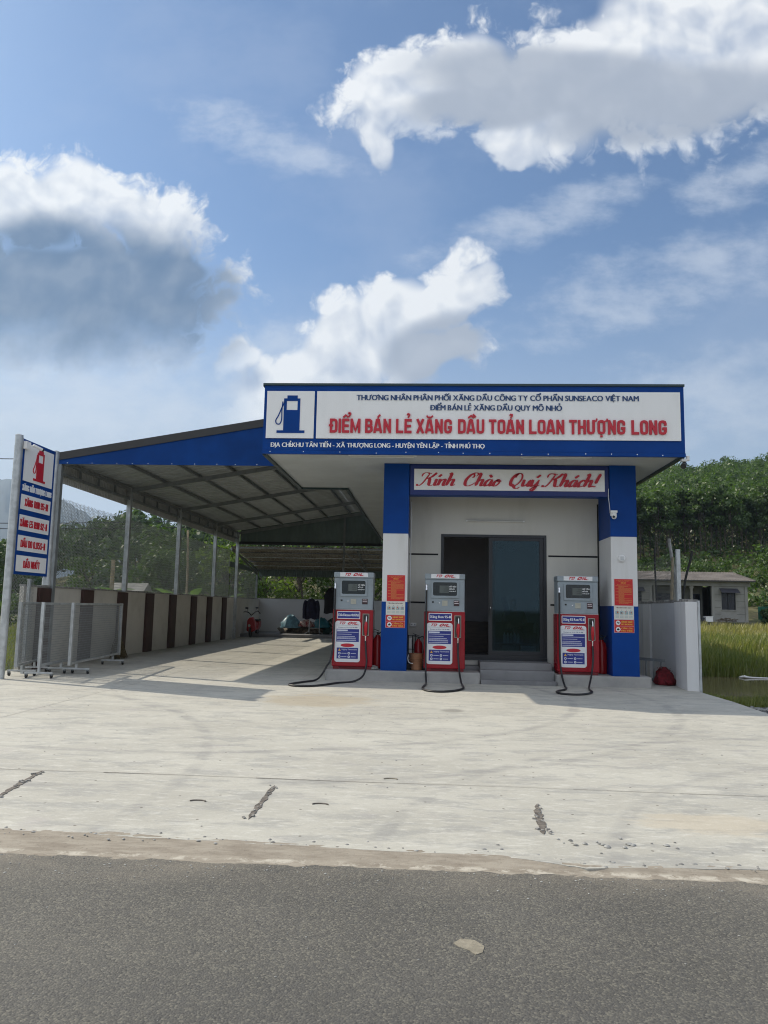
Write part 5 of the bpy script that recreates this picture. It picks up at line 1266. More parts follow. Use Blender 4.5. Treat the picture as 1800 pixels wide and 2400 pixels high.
# ================================================================== PRICE SIGN ON TWO POLES
XP = -8.13
def fY(u, v, d): return (XP + d, u, v)
ps = thing('price_sign', 'tall narrow blue sign listing fuels between two steel poles at the left edge', 'sign', (-8.15, 14.66, 0))
m = MB(); m.tube([(-8.17,14.58,0),(-8.17,14.58,4.76)], 0.075, 20); m.lathe([(0.08,0),(0.02,0.03)], (-8.17,14.58,4.76), 20); build('pole', m, STEEL, ps, smooth=True)
m = MB(); m.tube([(-8.17,16.10,1.83),(-8.17,16.10,4.74)], 0.075, 20); m.lathe([(0.08,0),(0.02,0.03)], (-8.17,16.10,4.74), 20); m.lathe([(0.088,0),(0.088,0.16)], (-8.17,16.10,1.83), 20); build('pole', m, STEEL, ps, smooth=True)
m = MB(); m.box(XP-0.07, XP, 14.66, 16.02, 2.01, 4.72); sb_ = build('sign_panel', m, BLUE, ps, 0.004)
m = MB(); m.box(XP-0.055, XP+0.012, 14.645, 14.66, 2.0, 4.73); build('panel_edge', m, STEEL, ps)
m = MB(); m.box(XP+0.001, XP+0.010, 14.75, 15.93, 3.885, 4.64); q = build('icon_board', m, BOARD, ps)
m = MB(); P_ = lambda u, v, d: (XP + 0.010 + d, u, v); pump_icon(m, 15.37, 3.945, 0.80, P_, 0.0, 0.010); build('pump_icon', m, RED, q)
m = MB(); lay_text(m, 'XĂNG DẦU THƯỢNG LONG', 14.76, 15.95, 3.69, 0.115, fY, 0.001, 0.01, heavy=True); build('name_lettering', m, WHITE, ps)
for (v0, v1, tx, a, b_) in ((3.31,3.61,'XĂNG RON 95-III',14.88,15.82), (2.89,3.20,'XĂNG E5 RON 92-II',14.76,15.84), (2.48,2.79,'DẦU DO 0.05S-II',14.84,15.82), (2.07,2.39,'DẦU NHỚT',15.0,15.66)):
    m = MB(); m.box(XP+0.001, XP+0.010, 14.74, 15.93, v0, v1); q = build('fuel_board', m, BOARD, ps)
    m = MB(); lay_text(m, tx, a, b_, v0+0.075, 0.145, fY, 0.0105, 0.008, heavy=True); build('fuel_lettering', m, RED, q)
c = thing('security_camera', 'white bullet security camera at the top of the price sign pole', 'camera', (-8.07, 14.66, 4.58), 'security cameras')
m = MB(); m.box(-8.10, -8.03, 14.62, 14.80, 4.50, 4.66); build('junction_box', m, PLASTW, c, 0.01)
m = MB(); m.tube([(-8.05,14.80,4.60),(-7.98,14.86,4.60)], 0.012, 8); m.tube([(-8.0,14.82,4.61),(-7.90,14.99,4.555)], 0.03, 12); build('camera_body', m, PLASTW, c, smooth=True)
m = MB(); m.tube([(-7.902,14.987,4.557),(-7.885,15.02,4.546)], 0.031, 12); build('lens_hood', m, BLACK, c, smooth=True)

# ================================================================== CARPORT (lean-to shed left of the building)
SL = 0.172                                     # roof rises 17 cm per metre towards the building
XE = -8.6
def roofz(x): return 4.80 + (x - XE)*SL
def corr(m, fn, u0, u1, v0, v1, pitch, depth, duty=0.25):
    """ribbed sheet: ribs run along v, spaced along u; fn(u, v, h)"""
    u = u0; P = []
    while u < u1 - 1e-6:
        e = min(u+pitch, u1); w = e-u
        P += [(u, 0), (u+w*(0.5-duty), 0), (u+w*(0.5-duty*0.55), depth), (u+w*(0.5+duty*0.55), depth), (u+w*(0.5+duty), 0)]
        u = e
    P.append((u1, 0)); n = len(P)
    m.add([fn(a, v0, h) for a, h in P] + [fn(a, v1, h) for a, h in P], [(i, i+1, n+i+1, n+i) for i in range(n-1)])
shed = thing('carport', 'open grey carport with sloping sheet roof on steel posts left of the building', 'carport', (-8.6, 17.2, 0))
m = MB(); corr(m, lambda u, v, h: (v, u, roofz(v) + 0.05 + h), 17.15, 34.4, XE-0.25, -3.32, 0.30, 0.03)
build('roof', m, SHEET, shed)
m = MB(); corr(m, lambda u, v, h: (v, u, roofz(v) + 0.05 + h), 19.68, 34.4, -3.32, -2.12, 0.30, 0.03)
build('roof', m, SHEET, shed)
PY = [17.2, 21.45, 25.95, 30.5, 34.15]
for i, y in enumerate(PY):
    m = MB(); m.box(XE-0.06, XE+0.06, y-0.06, y+0.06, 0.0 if i in (0, 4) else 1.80, 4.76); build('post', m, STEEL if i else STEELD, shed)
for i, y in enumerate(PY[1:4]):
    xr = -2.13 if y > 19.6 else -3.36
    m = MB(); m.beam((XE+0.06, y, roofz(XE)-0.10), (xr, y, roofz(xr)-0.10), 0.06, 0.12); build('rafter', m, STEELD, shed)
m = MB(); m.beam((XE+0.06, 17.28, roofz(XE)-0.10), (-3.39, 17.28, roofz(-3.39)-0.10), 0.06, 0.12); build('rafter', m, STEELD, shed)
m = MB(); m.beam((XE+0.06, 34.1, roofz(XE)-0.10), (-2.13, 34.1, roofz(-2.13)-0.10), 0.06, 0.12); build('rafter', m, STEELD, shed)
for x in (-7.62, -6.62, -5.62, -4.60, -3.55):
    m = MB(); m.beam((x, 17.2, roofz(x)-0.005), (x, 34.2, roofz(x)-0.005), 0.06, 0.08); build('purlin', m, STEELD, shed)
m = MB(); m.beam((-2.55, 19.7, roofz(-2.55)-0.005), (-2.55, 34.2, roofz(-2.55)-0.005), 0.06, 0.08); build('purlin', m, STEELD, shed)
# eave beam: two rails with struts and a ribbed skirt hanging outside it
m = MB()
for z in (4.72, 4.45): m.box(XE-0.03, XE+0.03, 17.26, 34.1, z-0.035, z+0.035)
for a, b in zip(PY[:-1], PY[1:]):
    for k in (1, 2, 3): y = a + (b-a)*k/4; m.box(XE-0.025, XE+0.025, y-0.02, y+0.02, 4.485, 4.685)
build('eave_truss', m, STEELD, shed)
m = MB(); corr(m, lambda u, v, h: (XE-0.10-h, u, v), 17.2, 34.3, 4.27, 4.86, 0.10, 0.018)
build('eave_skirt', m, mat('pale_skirt_sheet', (0.45, 0.45, 0.44), 0.5, 0.1, var=0.08), shed)
# blue front gable with dark verge
yg = 17.13
m = MB(); m.prism([(XE-0.05, 4.66), (-3.40, 4.66), (-3.40, roofz(-3.40)+0.02), (XE-0.05, roofz(XE-0.05)+0.02)], lambda u, v, d: (u, yg+d, v), 0, 0.02); build('front_gable', m, BLUE_D, shed)
m = MB(); m.prism([(XE-0.28, roofz(XE-0.28)-0.05), (-3.39, roofz(-3.39)-0.05), (-3.39, roofz(-3.39)+0.13), (XE-0.28, roofz(XE-0.28)+0.13)], lambda u, v, d: (u, yg-0.025+d, v), 0, 0.02); build('verge_flashing', m, mat('dark_flashing', (0.035, 0.033, 0.033), 0.5), shed)
r = random.Random(2); x = -8.4
while x < -3.5:
    m = MB(); m.lathe([(0.011,-0.004),(0.011,0.002)], (x, yg-0.003, 4.685), 8, 'Y'); x += r.uniform(0.35, 0.6); build('screw', m, CHROME, shed)
# ribbed rear gable with bottom beam, centre stud
m = MB(); n = 56; P = []
for i in range(n+1):
    x = -8.5 + (6.36)*i/n
    P.append((x, 0.02 if i % 2 else 0.0))
vs = [(x, 34.25+h, 4.32) for x, h in P] + [(x, 34.25+h, roofz(x)+0.03) for x, h in P]
m.add(vs, [(i, i+1, n+2+i, n+1+i) for i in range(n)]); build('rear_gable', m, SHEETG, shed)
m = MB(); m.box(XE+0.06, -1.0, 34.18, 34.26, 4.20, 4.33); build('tie_beam', m, ALU, shed)
m = MB(); m.tube([(XE+0.06, 34.12, 4.03), (-1.0, 34.12, 4.03)], 0.035, 8); build('tie_pipe', m, STEEL, shed)
m = MB(); m.box(-3.82, -3.74, 34.08, 34.16, 0.15, 5.55); build('stud', m, STEELD, shed)

# ---- older low shed behind it
old = thing('rear_shed', 'low dark shed with old corrugated roof behind the carport', 'shed', (-8.5, 34.5, 0.15))
def rz(y): return 4.12 + (y-34.4)*(-0.115)
m = MB(); corr(m, lambda u, v, h: (u, v, rz(v) + h), -9.0, -0.9, 34.42, 40.6, 0.14, 0.03, 0.4); build('roof', m, RUSTY, old)
for i, y in enumerate((35.6, 36.8, 38.0, 39.2, 40.3)):
    m = MB(); m.tube([(-9.0, y, rz(y)-0.05), (-0.95, y, rz(y)-0.05)], 0.03, 6); build('purlin', m, STEEL if i % 2 else STEELD, old)
for x in (-8.95, -3.2, -0.98):
    m = MB(); m.beam((x, 34.4, rz(34.4)-0.13), (x, 40.5, rz(40.5)-0.13), 0.06, 0.09); build('rafter', m, STEELD, old)
for x, y in ((-8.95, 39.85), (-1.02, 37.0), (-3.2, 39.85)):
    m = MB(); m.box(x-0.05, x+0.05, y-0.05, y+0.05, 0.15, rz(y)-0.17); build('post', m, STEELD, old)
m = MB(); corr(m, lambda u, v, h: (u, 40.55+h, v), -9.0, -0.9, 3.02, 3.42, 0.12, 0.02); build('rear_skirt', m, SHEETG, old)
m = MB(); corr(m, lambda u, v, h: (-9.02-h, u, v), 34.4, 40.5, 3.2, 3.45, 0.12, 0.02); build('side_skirt', m, SHEETG, old)
m = MB(); m.beam((-8.95, 34.5, 4.05), (-8.95, 39.85, 3.10), 0.05, 0.08); m.beam((-3.74, 34.3, 3.9), (-2.6, 34.3, 2.9), 0.05, 0.05); build('brace', m, STEELD, old)
m = MB(); m.box(-9.05, -0.99, 36.35, 40.8, -0.1, 0.15); tag(build('rear_platform', m, STEP, bevel=0.02), kind='structure')

# ================================================================== WALLS AND FENCES
def mesh_fence(name, label, A, B, z0, z1, cell, rad, group=None, parent=None, sag=0.0, sl=0.0):
    """chain link: zigzag wires between ground points A and B"""
    A, B = np.array(A, float), np.array(B, float); L = np.linalg.norm(B-A); t = (B-A)/L; nrm = np.array([-t[1], t[0]])
    n = int(L/cell); k = int((z1-z0)/cell)*2
    V = []; F = []
    for i in range(n):
        base = i*cell
        for sgn in (0, 1):
            zs = np.linspace(z0, z1 + nrg.uniform(0, 0.05), k+1)
            off = np.where((np.arange(k+1) + sgn) % 2 == 0, 0.0, cell*0.5) + (cell*0.5 if sgn else 0.0)
            P = A[None,:] + t[None,:]*(base + off)[:,None] + nrm[None,:]*(rad*(1.0 if sgn else -1.0))
            o = len(V)
            for q in range(k+1):
                x, y = P[q]; z = zs[q] - sl*(base)
                V += [(x - nrm[0]*rad, y - nrm[1]*rad, z), (x + t[0]*rad, y + t[1]*rad, z+rad), (x + nrm[0]*rad, y + nrm[1]*rad, z)]
            for q in range(k):
                a = o+q*3; F += [(a, a+1, a+4, a+3), (a+1, a+2, a+5, a+4), (a+2, a, a+3, a+5)]
    o = npmesh(name, V, F, WIRE, parent)
    return tag(o, label, 'fence', group) if label else o
def wall_x(y): return -8.62 - max(0, y-17)*0.012
lw = thing('boundary_wall', 'low cream boundary wall with dark brown pilasters along the carport', 'wall', (-8.7, 16.0, 0))
m = MB(); y = 16.05
m.prism([(wall_x(16.05)-0.1, 16.05), (wall_x(16.05), 16.05), (wall_x(41)-0.0, 41.0), (wall_x(41)-0.1, 41.0)], lambda u, v, d: (u, v, d), 0, 1.80); build('wall_panel', m, FWALL, lw)
m = MB(); r = random.Random(6); y = 16.05
while y < 41:
    L = r.uniform(0.15, 0.5); h = r.uniform(0.01, 0.035); m.box(wall_x(y)-0.115, wall_x(y)+0.018, y, min(y+L, 41), 1.801, 1.815+h); y += L
build('mortar_top', m, MORTAR, lw)
for y in (16.62, 18.84, 21.18, 23.40, 25.68, 28.15, 30.32, 32.68):
    x = wall_x(y)
    m = MB(); m.box(x-0.12, x+0.06, y, y+0.62, 0.0, 1.775 + 0.02*((y*7) % 1)); build('pilaster', m, BROWN, lw, 0.006)
mesh_fence('chain_link_fence', 'tall chain link fence standing on the cream boundary wall under the carport', (-8.68, 17.3), (-8.90, 34.1), 1.83, 3.88, 0.078, 0.0040)
mesh_fence('chain_link_fence', 'chain link fence on the wall at the left side of the low rear shed', (-8.93, 34.3), (-9.0, 39.8), 1.83, 3.15, 0.085, 0.0030)
bw = MB(); bw.box(-9.0, -0.99, 40.4, 40.5, 0.0, 1.84); 
t = thing('rear_wall', 'plain grey white wall closing the back of the low rear shed', 'wall', (-5, 40.4, 0))
build('wall_panel', bw, FWALLR, t)
m = MB(); r = random.Random(9); x = -9.0
while x < -1: L = r.uniform(.15,.5); m.box(x, min(x+L,-1), 40.385, 40.515, 1.841, 1.85+r.uniform(.01,.035)); x += L
build('mortar_top', m, MORTAR, t)
mesh_fence('chain_link_fence', 'chain link fence on the plain rear wall in front of bright green trees', (-8.9, 40.45), (-1.0, 40.45), 1.85, 3.05, 0.10, 0.0032)
# low fence between the sign poles, mesh below the sign
mesh_fence('chain_link_fence', 'narrow chain link fence below the price sign, grass behind it', (-8.22, 14.75), (-8.38, 16.0), 0.12, 2.0, 0.07, 0.0028)
for xx, yy, g_, h0 in ((-8.36, 15.75, 'thin steel post beside the first brown pilaster', 1.95),):
    m = MB(); m.box(xx-0.03, xx+0.03, yy-0.03, yy+0.03, 0, h0); tag(build('fence_post', m, STEEL), g_, 'post')

# right boundary wall, ending in a steel edged white pillar
rw = thing('boundary_wall', 'grey white boundary wall with broad pilasters right of the right pillar', 'wall', (5.25, 16.0, 0))
m = MB(); m.box(5.24, 5.36, 16.6, 33.0, -0.4, 1.72); build('wall_panel', m, FWALLR, rw)
m = MB(); m.prism([(5.165,16.62),(5.10,15.72),(5.30,15.62),(5.36,16.62)], lambda u, v, d: (u, v, d), -0.4, 1.735); build('end_pillar', m, PILW, rw)
m = MB(); m.prism([(5.302,15.60),(5.342,15.59),(5.372,16.0),(5.345,16.0)], lambda u, v, d: (u + 0.0*d, v, d), -0.15, 1.76); build('edge_angle', m, STEEL, rw)
m = MB(); m.lathe([(0.03,-0.05),(0.03,0.03)], (5.375, 15.85, 0.93), 10); m.box(5.345,5.40,15.82,15.88,0.96,1.0); build('gate_hinge', m, BLACK, rw)
for y in (18.55, 22.0, 26.0):
    m = MB(); m.box(5.185, 5.238, y, y+0.55, 0.0, 1.70); build('pilaster', m, PILW, rw)
m = MB(); r = random.Random(19); y = 15.75
while y < 33:
    L = r.uniform(.12,.4); h = r.uniform(.01,.05); x0 = 5.15 if y < 16.6 else 5.22; m.box(x0+r.uniform(0,.03), 5.365+r.uniform(-.02,.01), y, y+L, 1.736 if y < 16.7 else 1.722, 1.742+h); y += L
build('mortar_top', m, MORTAR, rw)
mesh_fence('chain_link_fence', 'sagging chain link fence on the right boundary wall in front of the grey house', (5.31, 16.9), (5.31, 22.0), 1.74, 2.70, 0.085, 0.0026)
m = MB(); m.box(5.27, 5.35, 16.72, 16.80, 1.72, 2.86); tag(build('fence_post', m, STEEL), 'square galvanised post on the right boundary wall beside the mesh', 'post')
m = MB(); m.tube([(5.46,18.9,1.75),(5.44,18.9,3.05)], 0.022, 8); m.v = [(x*1.0, y, z) for x, y, z in m.v]; tag(build('pole', m, BLACK, smooth=True), 'thin dark upright rod behind the right wall nearest the pillar', 'pole', 'poles behind the right wall')
m = MB(); m.tube([(5.84,19,-0.2),(5.85,19,1.9),(5.90,19,2.85)], [0.05,0.04,0.03], 8); tag(build('bamboo_pole', m, BAMBOO, smooth=True), 'weathered pale bamboo pole with peeling bark behind the right wall', 'pole', 'poles behind the right wall')
m = MB(); m.tube([(6.10,19.2,-0.2),(6.06,19.2,1.9),(5.88,19.2,3.32)], [0.05,0.045,0.04], 8); tag(build('pole', m, mat('grey_pole', (0.33,0.33,0.33), 0.8, var=0.2, vs=8), smooth=True), 'tallest grey pole leaning left behind the right wall', 'pole', 'poles behind the right wall')
m = MB(); m.tube(smoothpath([(6.05,18.8,1.8),(6.12,18.8,2.3),(6.26,18.8,2.8),(6.30,18.8,3.0)]), 0.028, 8); tag(build('pole', m, BLACK, smooth=True), 'dark pole leaning right against the square post on the right wall', 'pole', 'poles behind the right wall')
m = MB(); m.cbox((4.98,17.1,0.30),(0.05,0.9,0.62),rx=0.0)
t = thing('ladder', 'short grey metal ladder lying on its side by the right wall', 'ladder', (4.85, 17.0, 0))
m = MB()
for z in (0.10, 0.52): m.beam((4.50,17.25,z),(5.02,16.86,z-0.02), 0.03, 0.06)
build('rail', m, STEELD, t)
m = MB()
for k in range(4): f = 0.12+0.25*k; m.beam((4.50+.52*f,17.25-.39*f,0.10),(4.50+.52*f,17.25-.39*f,0.52), 0.03, 0.03)
build('rung', m, STEELD, t)
t = thing('net_sack', 'crumpled red net sack on the ground beside the ladder', 'sack', (4.97, 16.98, 0))
m = MB(); r = random.Random(1)
prof = [(0.02,0.0),(0.19,0.01),(0.215,0.07),(0.20,0.15),(0.165,0.23),(0.11,0.30),(0.03,0.34)]
m.lathe(prof, (5.0,16.86,0.0), 18); m.v = [(x + r.uniform(-.035,.035), y + r.uniform(-.035,.035), z + r.uniform(-.03,.05)*(z > 0.05)) for x, y, z in m.v]
build('sack_body', m, mat('sack_red', (0.14,0.008,0.014), 0.9, var=0.4, vs=18), t, smooth=True)
m = MB()
for k in range(90):
    a = r.uniform(0, 6.28); h_ = r.uniform(.03,.34); rr = 0.225*(1-h_/0.42)**0.6 + r.uniform(-.01,.02); m.cbox((5.0+rr*math.cos(a),16.86+rr*math.sin(a),h_),(0.008,0.008,r.uniform(.05,.12)),rz=a,rx=r.uniform(-.9,.9),ry=r.uniform(-.5,.5))
build('loose_threads', m, MATS['sack_red'], t)

# ================================================================== MOVABLE MESH BARRIERS ON CASTERS
def barrier(label, A, B, feet, z0=0.22, z1=1.47):
    A, B = Vector((*A, 0)), Vector((*B, 0)); t_ = (B-A).normalized(); L = (B-A).length; nrm = Vector((-t_.y, t_.x, 0))
    t = thing('mesh_barrier', label, 'barrier', tuple(A), 'wheeled mesh barriers')
    m = MB(); w = 0.06
    m.beam(A + Vector((0,0,z0-0.02)), A + Vector((0,0,z1)), w, w); m.beam(B + Vector((0,0,z0-0.02)), B + Vector((0,0,z1)), w, w)
    m.beam(A + t_*w/2 + Vector((0,0,z1-0.025)), B - t_*w/2 + Vector((0,0,z1-0.025)), w-0.006, 0.044); m.beam(A + t_*w/2 + Vector((0,0,z0+0.02)), B - t_*w/2 + Vector((0,0,z0+0.02)), w-0.006, 0.044)
    build('frame', m, STEEL, t, 0.003)
    m = MB(); nv = int(L/0.05)
    for k in range(1, nv): p = A + t_*(L*k/nv); m.beam(p + Vector((0,0,z0+0.04)), p + Vector((0,0,z1-0.05)), 0.0058, 0.0058)
    nh = int((z1-z0)/0.05)
    for k in range(1, nh): z = z0 + (z1-z0)*k/nh; m.beam(A + t_*0.02 + nrm*0.005 + Vector((0,0,z)), B - t_*0.02 + nrm*0.005 + Vector((0,0,z)), 0.0058, 0.0058)
    build('wire_mesh', m, WIRE, t)
    for f in feet:
        p = A + t_*(L*f)
        m = MB(); m.beam(p + Vector((0,0,0.12)), p + Vector((0,0,z0-0.005)), 0.045, 0.045); m.beam(p - nrm*0.27 + Vector((0,0,0.105)), p + nrm*0.27 + Vector((0,0,0.105)), 0.05, 0.035); build('foot', m, STEEL, t, 0.003)
        for s in (-1, 1):
            q = p + nrm*(0.24*s)
            m = MB(); m.box(q.x-0.022, q.x+0.022, q.y-0.02, q.y+0.02, 0.05, 0.087); c = build('caster', m, STEELD, t)
            m = MB(); m.lathe([(0.02,-0.018),(0.04,-0.014),(0.04,0.014),(0.02,0.018)], (q.x, q.y+0.01, 0.041), 14, 'X'); build('wheel', m, BLACK, c, smooth=True)
    return t
barrier('wheeled mesh barrier nearest the price sign, its lower end against the pole', (-8.02, 14.85), (-8.36, 16.4), (0.25, 0.8))
barrier('middle wheeled mesh barrier between the price sign and the longest barrier', (-7.56, 14.86), (-7.74, 16.5), (0.0, 0.72))
barrier('longest wheeled mesh barrier, nearest the forecourt, overlapping the middle one', (-7.28, 15.55), (-7.66, 19.0), (0.12, 0.86))
m = MB(); m.tube([(-7.55,14.83,0.10),(-7.55,14.83,0.30)], 0.032, 10); 
t = thing('broom', 'dry palm broom with fanned bristles leaning on a brown pilaster', 'broom', (-8.35, 20.6, 0))
m = MB(); m.tube([(-8.42,20.75,0.55),(-8.48,20.9,1.45)], 0.018, 8); build('handle', m, BAMBOO, t)
m = MB(); r = random.Random(3)
for k in range(160):
    a = r.uniform(-1,1); b = r.uniform(-1,1); top = Vector((-8.42+0.02*a, 20.75+0.02*b, r.uniform(.45,.75))); bot = Vector((-8.28+0.20*a, 20.55+0.22*b, r.uniform(.0,.06)))
    m.tube([top, (top+bot)/2+Vector((0.02*a,0.02*b,0)), bot], [0.006,0.007,0.004], 4, cap=False)
build('bristles', m, DRYB, t)

# ================================================================== THINGS STORED IN THE REAR SHED
t = thing('scooter', 'red electric scooter with black handlebars parked in the left rear corner', 'scooter', (-8.25, 35.6, 0.0))
sx, sy = -8.2, 35.75
m = MB(); m.prism([(-.20,.32),(-.17,.78),(-.08,.92),(.10,.95),(.20,.72),(.23,.36),(.12,.26),(-.10,.26)], lambda u, v, d: (sx+u, sy+d, v), -0.16, 0.10); build('front_shield', m, SCOOT, t, 0.04, seg=3)
m = MB(); m.prism([(0.0,.34),(0.0,.42),(.9,.42),(1.0,.72),(1.55,.74),(1.6,.5),(1.2,.34)], lambda u, v, d: (sx+d, sy+u, v), -0.13, 0.13); build('rear_body', m, SCOOT, t, 0.03)
for dy in (-0.12, 1.25):
    m = MB(); m.lathe([(0.12,-0.04),(0.21,-0.045),(0.235,0),(0.21,0.045),(0.12,0.04)], (sx, sy+dy, 0.24), 20, 'X'); w = build('wheel', m, BLACK, t, smooth=True)
    m = MB(); m.lathe([(0.11,-0.03),(0.11,0.03)], (sx, sy+dy, 0.24), 14, 'X'); build('rim', m, CHROME, w)
m = MB(); m.tube(smoothpath([(sx-.38,sy-.02,1.16),(sx-.30,sy-.05,1.18),(sx-.12,sy-.08,1.14),(sx,sy-.08,1.02),(sx+.12,sy-.08,1.14),(sx+.28,sy-.05,1.22),(sx+.40,sy+.0,1.10)]), 0.022, 8); build('handlebar', m, BLACK, t, smooth=True)
for s, h in ((-1, 1.32), (1, 1.34)):
    m = MB(); m.tube([(sx+.16*s,sy-.06,1.12),(sx+.22*s,sy-.02,h)], 0.010, 6); m.lathe([(0.001,-.02),(.06,-.012),(.06,.012),(.001,.02)], (sx+.24*s,sy-.02,h+.03), 12, 'Y', (1.4,.7)); build('mirror', m, BLACK, t)
m = MB(); m.box(sx-.12,sx+.12,sy+.95,sy+1.5,.745,.83); build('seat', m, BLACK, t, 0.03)
m = MB(); m.lathe([(0.001,-.02),(.06,-.01),(.06,.02)], (sx-.06,sy-.17,0.55), 16, 'Y'); build('headlamp', m, KEYP, t)
def heap(name, label, cat, c, d, m_, seed, n=16):
    r = random.Random(seed); mb = MB(); P = []
    prof = [(1.0,0.0),(1.02,0.12),(0.93,0.38),(0.70,0.68),(0.38,0.9),(0.05,1.0)]
    for rr, h in prof:
        for j in range(n):
            a = 2*math.pi*j/n; w = 1 + r.uniform(-.16,.16)
            P.append((c[0]+d[0]/2*rr*w*math.cos(a), c[1]+d[1]/2*rr*w*math.sin(a), c[2]+d[2]*h*(1+r.uniform(-.12,.12)*(h > 0))))
    k = len(prof); mb.add(P, [(i*n+j, i*n+(j+1)%n, (i+1)*n+(j+1)%n, (i+1)*n+j) for i in range(k-1) for j in range(n)] + [tuple((k-1)*n+j for j in range(n)), tuple(range(n-1,-1,-1))])
    return tag(build(name, mb, m_, smooth=True), label, cat)
heap('tarpaulin_bundle', 'shiny blue grey tarpaulin bundle at the left end of the junk heap', 'tarpaulin', (-6.75,38.0,0.42), (1.0,0.7,0.62), TARPB, 4)
heap('scrap_heap', 'brown heap of scrap and sacks along the rear wall', 'scrap heap', (-6.0,38.5,0.15), (3.0,1.1,0.55), JUNK, 5)
heap('cloth_bundle', 'white and red cloth bundle on top of the scrap heap', 'bundle', (-5.95,37.95,0.50), (0.8,0.5,0.34), mat('mixed_rags', (0.45,0.38,0.34), 0.9, col2=(0.20,0.03,0.03), vs=7), 6)
heap('plastic_bundle', 'teal plastic bundle behind the coat stand', 'bundle', (-5.25,38.1,0.45), (0.9,0.6,0.48), TEAL, 7)
heap('green_net', 'dark green net lying beside the grey tarpaulin', 'net', (-4.6,38.3,0.15), (1.3,0.9,0.75), mat('green_net_cloth', (0.015,0.05,0.04), 0.9, var=0.4, vs=9), 8)
heap('tarpaulin_bundle', 'large grey tarpaulin draped over a frame half behind the left pump', 'tarpaulin', (-3.55,38.2,0.45), (1.9,1.0,1.05), TARP, 9)
t = thing('clothes_stand', 'metal clothes stand on angled feet with a dark coat on it', 'clothes stand', (-5.6, 37.2, 0.15))
m = MB(); m.tube([(-5.72,37.2,0.25),(-5.68,37.2,1.92)], 0.022, 8); m.tube([(-5.22,37.2,0.25),(-5.22,37.2,1.0)], 0.02, 8); m.tube([(-5.72,37.2,0.45),(-5.22,37.2,0.45)], 0.015, 6); build('pole', m, STEEL, t)
m = MB()
for xx in (-5.72,-5.22): m.tube([(xx-.22*(1 if xx < -5.5 else -1),37.05,0.16),(xx,37.2,0.30),(xx,37.45,0.16)], 0.02, 6)
build('feet', m, STEELD, t)
def coat(name, label, cx, y, ztop, w, h, m_, seed, sleeves=True):
    t = thing(name, label, 'clothes', (cx, y, ztop-h)); r = random.Random(seed)
    n = 9; rows = 9; V = []
    for side in (1, -1):
        for i in range(rows+1):
            f = i/rows; ww = w*(0.42 + 0.58*min(1, f*3.2))*(1+0.04*math.sin(f*7)); 
            for j in range(n+1):
                u = j/n*2-1
                V.append((cx + u*ww/2, y + side*(0.07*(1-u*u)+0.012) + 0.02*math.sin(u*9+f*3+seed), ztop - f*h + 0.03*math.cos(u*5)*f + (-0.10*abs(u) if f < .35 else 0)*(.35-f)))
    m = MB(); o = (rows+1)*(n+1); F = []
    for b in (0, o): F += [(b+i*(n+1)+j, b+i*(n+1)+j+1, b+(i+1)*(n+1)+j+1, b+(i+1)*(n+1)+j) for i in range(rows) for j in range(n)]
    for i in range(rows): F += [(i*(n+1), (i+1)*(n+1), o+(i+1)*(n+1), o+i*(n+1)), (i*(n+1)+n, o+i*(n+1)+n, o+(i+1)*(n+1)+n, (i+1)*(n+1)+n)]
    m.add(V, F); build('body', m, m_, t, smooth=True)
    if sleeves:
        for s in (-1, 1):
            m = MB(); m.tube(smoothpath([(cx+s*w*.40,y,ztop-.10),(cx+s*w*.52,y,ztop-.30),(cx+s*w*.56,y-.02,ztop-.62),(cx+s*w*.55,y-.03,ztop-h*.98)], 4), [.085]*4+[.08]*4+[.068]*4+[.055], 10); build('sleeve', m, m_, t, smooth=True)
    return t
coat('coat', 'long navy coat hanging on the clothes stand in the rear shed', -5.62, 37.1, 1.86, 0.62, 0.98, NAVYCLOTH, 1)
coat('hanging_clothes', 'black clothes hanging from the shed roof left of the left pump', -4.62, 37.0, 2.42, 0.75, 1.25, DARKCLOTH, 2, False)
coat('hanging_clothes', 'black clothes hanging half behind the left pump', -3.95, 37.1, 2.35, 0.62, 1.1, DARKCLOTH, 3, False)
m = MB(); m.tube([(-5.0,37.05,2.46),(-3.0,37.05,2.46)], 0.012, 6); tag(build('clothes_rail', m, STEELD), 'thin rail that carries the black hanging clothes', 'rail')
t = thing('folding_chair_frame', 'thin crossed metal chair frame before the grey tarpaulin', 'chair', (-4.5, 37.5, 0.15))
m = MB()
for yy in (37.4, 37.7): m.tube([(-4.75,yy,0.16),(-4.25,yy,0.75)], 0.014, 6); m.tube([(-4.25,yy,0.16),(-4.75,yy,0.75)], 0.014, 6)
m.tube([(-4.25,37.4,.75),(-4.25,37.7,.75)], .014, 6); m.tube([(-4.75,37.4,.75),(-4.75,37.7,.75)], .014, 6); build('frame', m, STEELD, t)
m = MB(); m.box(-4.7,-4.3,37.38,37.72,0.46,0.48); build('seat', m, TARP, t)

